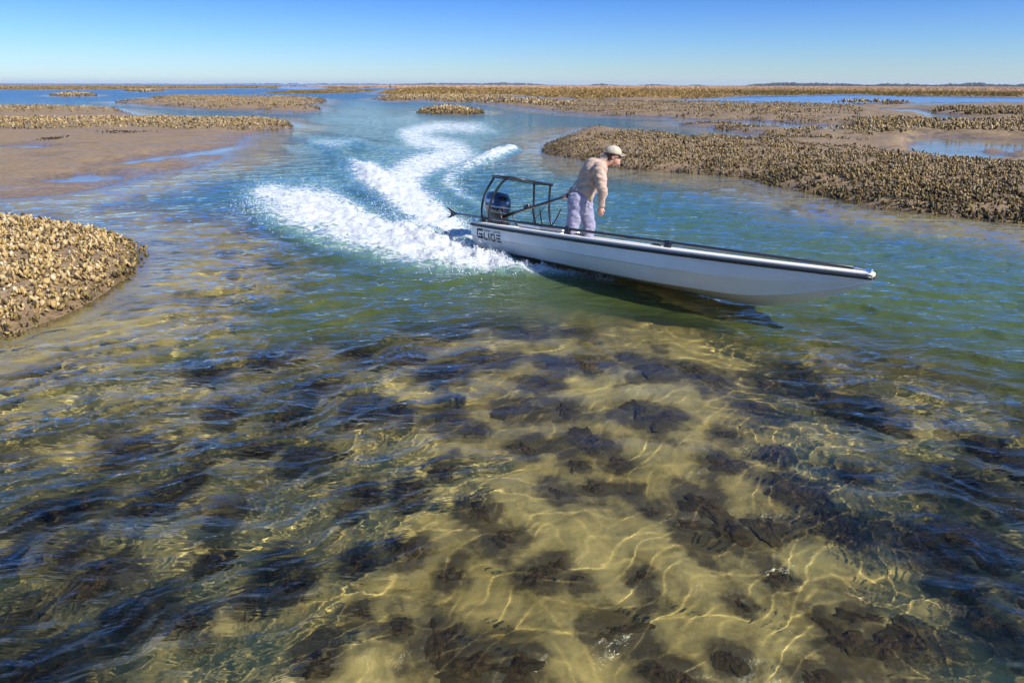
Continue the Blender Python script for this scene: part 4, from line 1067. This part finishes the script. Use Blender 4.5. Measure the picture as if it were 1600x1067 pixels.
# belt line, shoes, hair, cap, glasses
for s_ in 'RL':
    bm = bmesh.new(); a = J['an' + s_]
    limb(bm, a + Vector((-.045, 0, -.028)), a + Vector((.13, 0, -.035)), .046, .042); ball_bm(bm, a + Vector((.17, 0, -.045)), (.06, .044, .030))
    ball_bm(bm, a + Vector((.06, 0, -.062)), (.15, .048, .014))
    remesh('shoe', bm, .008, fabric('canvas_shoe', (.40, .36, .30), (.5, .46, .4)), person, 2)
bm = bmesh.new(); ball_bm(bm, hd(-.022, 0, .018), (.094, .080, .088), HEADR); ball_bm(bm, hd(-.06, 0, -.035), (.048, .064, .045), HEADR)
remesh('hair', bm, .007, fabric('brown_hair', (.06, .032, .018), (.11, .06, .035), 90), person, 2)
bm = bmesh.new(); bmesh.ops.create_uvsphere(bm, u_segments=28, v_segments=16, radius=1)
bmesh.ops.delete(bm, geom=[v for v in bm.verts if v.co.z < -.05], context='VERTS')
CAPR = HEADR @ Matrix.Rotation(math.radians(6), 4, 'Y')
bm.transform(Matrix.Translation(hd(-.006, 0, .034)) @ CAPR @ Matrix.Diagonal((.112, .092, .098, 1)))
M_CAP = fabric('khaki_cap', (.12, .095, .05), (.80, .72, .58), 16)
for f in bm.faces: f.smooth = True
bmesh.ops.solidify(bm, geom=bm.faces[:], thickness=.004)
cap = obj('cap', bm, M_CAP, person)
bm = bmesh.new(); rows = []
for i in range(6):
    v_ = i / 5; row = []
    for j in range(11):
        u_ = -1 + 2 * j / 10; wdt = .076 * (1 - .25 * v_ ** 2)
        row.append(bm.verts.new(hd(.078 + .026 * (1 - u_ * u_) + .072 * v_ * math.sqrt(max(0, 1 - .75 * u_ * u_)), wdt * u_, .042 - .016 * v_ - .020 * u_ * u_)))
    rows.append(row)
for a, b in zip(rows[:-1], rows[1:]):
    for j in range(10): bm.faces.new((a[j], a[j + 1], b[j + 1], b[j])).smooth = True
bmesh.ops.solidify(bm, geom=bm.faces[:], thickness=.005)
obj('brim', bm, M_CAP, cap)
bm = bmesh.new(); bmesh.ops.create_icosphere(bm, subdivisions=2, radius=.009, matrix=Matrix.Translation(hd(-.006, 0, .134))); obj('button', bm, M_CAP, cap)
gl_ = empty('sunglasses', (0, 0, 0), person)
M_LENS = simple('dark_lens', (.006, .007, .010), .08, 0, .1, 10, 0, .8, .6)
for s_ in (-1, 1):
    bm = bmesh.new(); ball_bm(bm, hd(.090, s_ * .034, .008), (.011, .030, .021), HEADR @ Matrix.Rotation(s_ * .35, 4, 'Z'), 14); obj('lens', bm, M_LENS, gl_)
    tube('temple_arm', [hd(.080, s_ * .066, .016), hd(.04, s_ * .083, .014), hd(-.005, s_ * .084, .010), hd(-.03, s_ * .080, -.004)], .0045, M_BLACK, gl_, 6)
tube('bridge', [hd(.100, -.012, .014), hd(.107, 0, .016), hd(.100, .012, .014)], .004, M_BLACK, gl_, 6)
bpy.context.view_layer.update()

# tiller and extension, from the motor to the hand
inv = (BOAT_M @ Matrix.Translation((-.12, 0, 0))).inverted()
G = inv @ (man_M @ GRIP); A0 = Vector((.16, -.02, .60)); dT = (G - A0).normalized()
G2 = G + dT * .06
til = tube('tiller', [A0, A0.lerp(G2, .3), A0.lerp(G2, .62), A0.lerp(G2, .9), G2], [.030, .024, .021, .019, .019], M_TUBE, mot, 12)
mid = A0.lerp(G2, .40)
bx_ = box('throttle_box', (-.07, -.03, -.022), (.07, .03, .03), M_TUBE, til, .01)
bx_.matrix_local = Matrix.Translation(mid + Vector((0, 0, .03))) @ dT.to_track_quat('X', 'Z').to_matrix().to_4x4()
tube('kill_cord', curve_pts([A0.lerp(G2, .72), A0.lerp(G2, .66) + Vector((0, -.05, -.14)), A0.lerp(G2, .52) + Vector((0, -.03, -.28))]), .006, M_TUBE, mot, 6)

# ------------------------------------------------------------------ spray thrown up by the wake
OCT_V = np.array([(1, 0, 0), (-1, 0, 0), (0, 1, 0), (0, -1, 0), (0, 0, 1), (0, 0, -1)], float)
OCT_F = np.array([(0, 2, 4), (2, 1, 4), (1, 3, 4), (3, 0, 4), (2, 0, 5), (1, 2, 5), (3, 1, 5), (0, 3, 5)])
k = N('spray_drop')
M_DROP = k.done(k.n('ShaderNodeBsdfPrincipled', {'Base Color': col(.78, .81, .85), 'Roughness': .35, 'Specular IOR Level': .5}).outputs[0])
def water_z(px, py):
    """height of the wake surface under a point of the photograph"""
    a = at(px, py, 0.0); x_, y_ = a[..., 0], a[..., 1]
    lm = fbm(x_ * 2.3, y_ * 2.3, 4, .6)
    f_ = np.clip(foam_density(px, py), 0, 1)
    fn = seg_field(px, py, [(820, 420, 18, .4), (745, 404, 26, .6), (670, 376, 40, .9), (560, 342, 44, .55), (450, 312, 34, .3)])
    return f_ ** 1.5 * (.04 + .07 * lm) + fn * (.10 + .08 * lm)
def spray(name, label, line, n, hmax, smin, smax, seed, spread=1.0):
    r = np.random.default_rng(seed); line = np.array(line, float)
    seg = r.integers(0, len(line) - 1, n); t = r.random(n)[:, None]
    q = line[seg] * (1 - t) + line[seg + 1] * t
    px = q[:, 0] + r.normal(0, 1, n) * q[:, 2] * .5 * spread; py = q[:, 1] + r.normal(0, 1, n) * q[:, 2] * .25 * spread
    clus = np.clip(.5 + 1.1 * fbm(px * .05, py * .10, 3), 0.05, 1)
    base = at(px, py, 0.0); z0 = water_z(px, py)
    z = z0 + hmax * q[:, 3] * clus * r.random(n) ** 2.2 - .01
    s_ = smin + (smax - smin) * r.random(n) ** 3
    c_ = np.stack([base[:, 0], base[:, 1], z], 1)
    v = (OCT_V[None] * s_[:, None, None] * r.uniform(.6, 1.4, (n, 6, 1)) + c_[:, None, :]).reshape(-1, 3)
    f = (OCT_F[None] + (np.arange(n) * 6)[:, None, None]).reshape(-1, 3)
    o = obj(name, np_mesh(name, v, f), M_DROP); tag(o, label, 'spray', kind='stuff')
spray('wake_spray', 'white spray fanning out to the left of the stern',
      [(870, 428, 8, .35), (800, 418, 18, .6), (730, 406, 36, .8), (650, 378, 62, 1), (560, 348, 78, .9), (480, 322, 70, .7), (425, 304, 50, .5), (390, 330, 40, .3)], 13000, .24, .003, .010, 71, 1.1)
spray('wake_spray', 'white spray in the trough close behind the motor', [(735, 362, 24, .9), (690, 346, 40, 1), (640, 318, 50, 1), (600, 288, 46, .8), (566, 262, 30, .7)], 7000, .18, .003, .010, 72)
spray('wake_spray', 'white spray on the curling crest to the right of the wake', [(800, 236, 16, 1), (775, 243, 20, 1), (745, 255, 18, .6), (705, 275, 16, .4), (720, 305, 14, .3)], 2600, .12, .004, .012, 73)
spray('wake_spray', 'white splash along the chine of the skiff', [(960, 436, 6, .3), (900, 430, 9, .7), (850, 424, 12, 1), (800, 415, 12, .7), (765, 404, 10, .4)], 3200, .15, .003, .011, 74)

# ------------------------------------------------------------------ air
bm = bmesh.new(); bmesh.ops.create_cube(bm, size=1)
for v in bm.verts: v.co = Vector((v.co.x * 28000, v.co.y * 14000 + 6000, -3.2 if v.co.z < 0 else 40))
haze = bpy.data.objects.new('haze', bpy.data.meshes.new('haze')); bm.to_mesh(haze.data); bm.free(); C.objects.link(haze)
k = N('thin_air')
vol = k.n('ShaderNodeVolumePrincipled', {'Color': col(.72, .84, 1.0), 'Density': 0.00008, 'Anisotropy': 0.1})
k.t.links.new(vol.outputs[0], k.out.inputs[1]); haze.data.materials.append(k.m); tag(haze, kind='stuff')
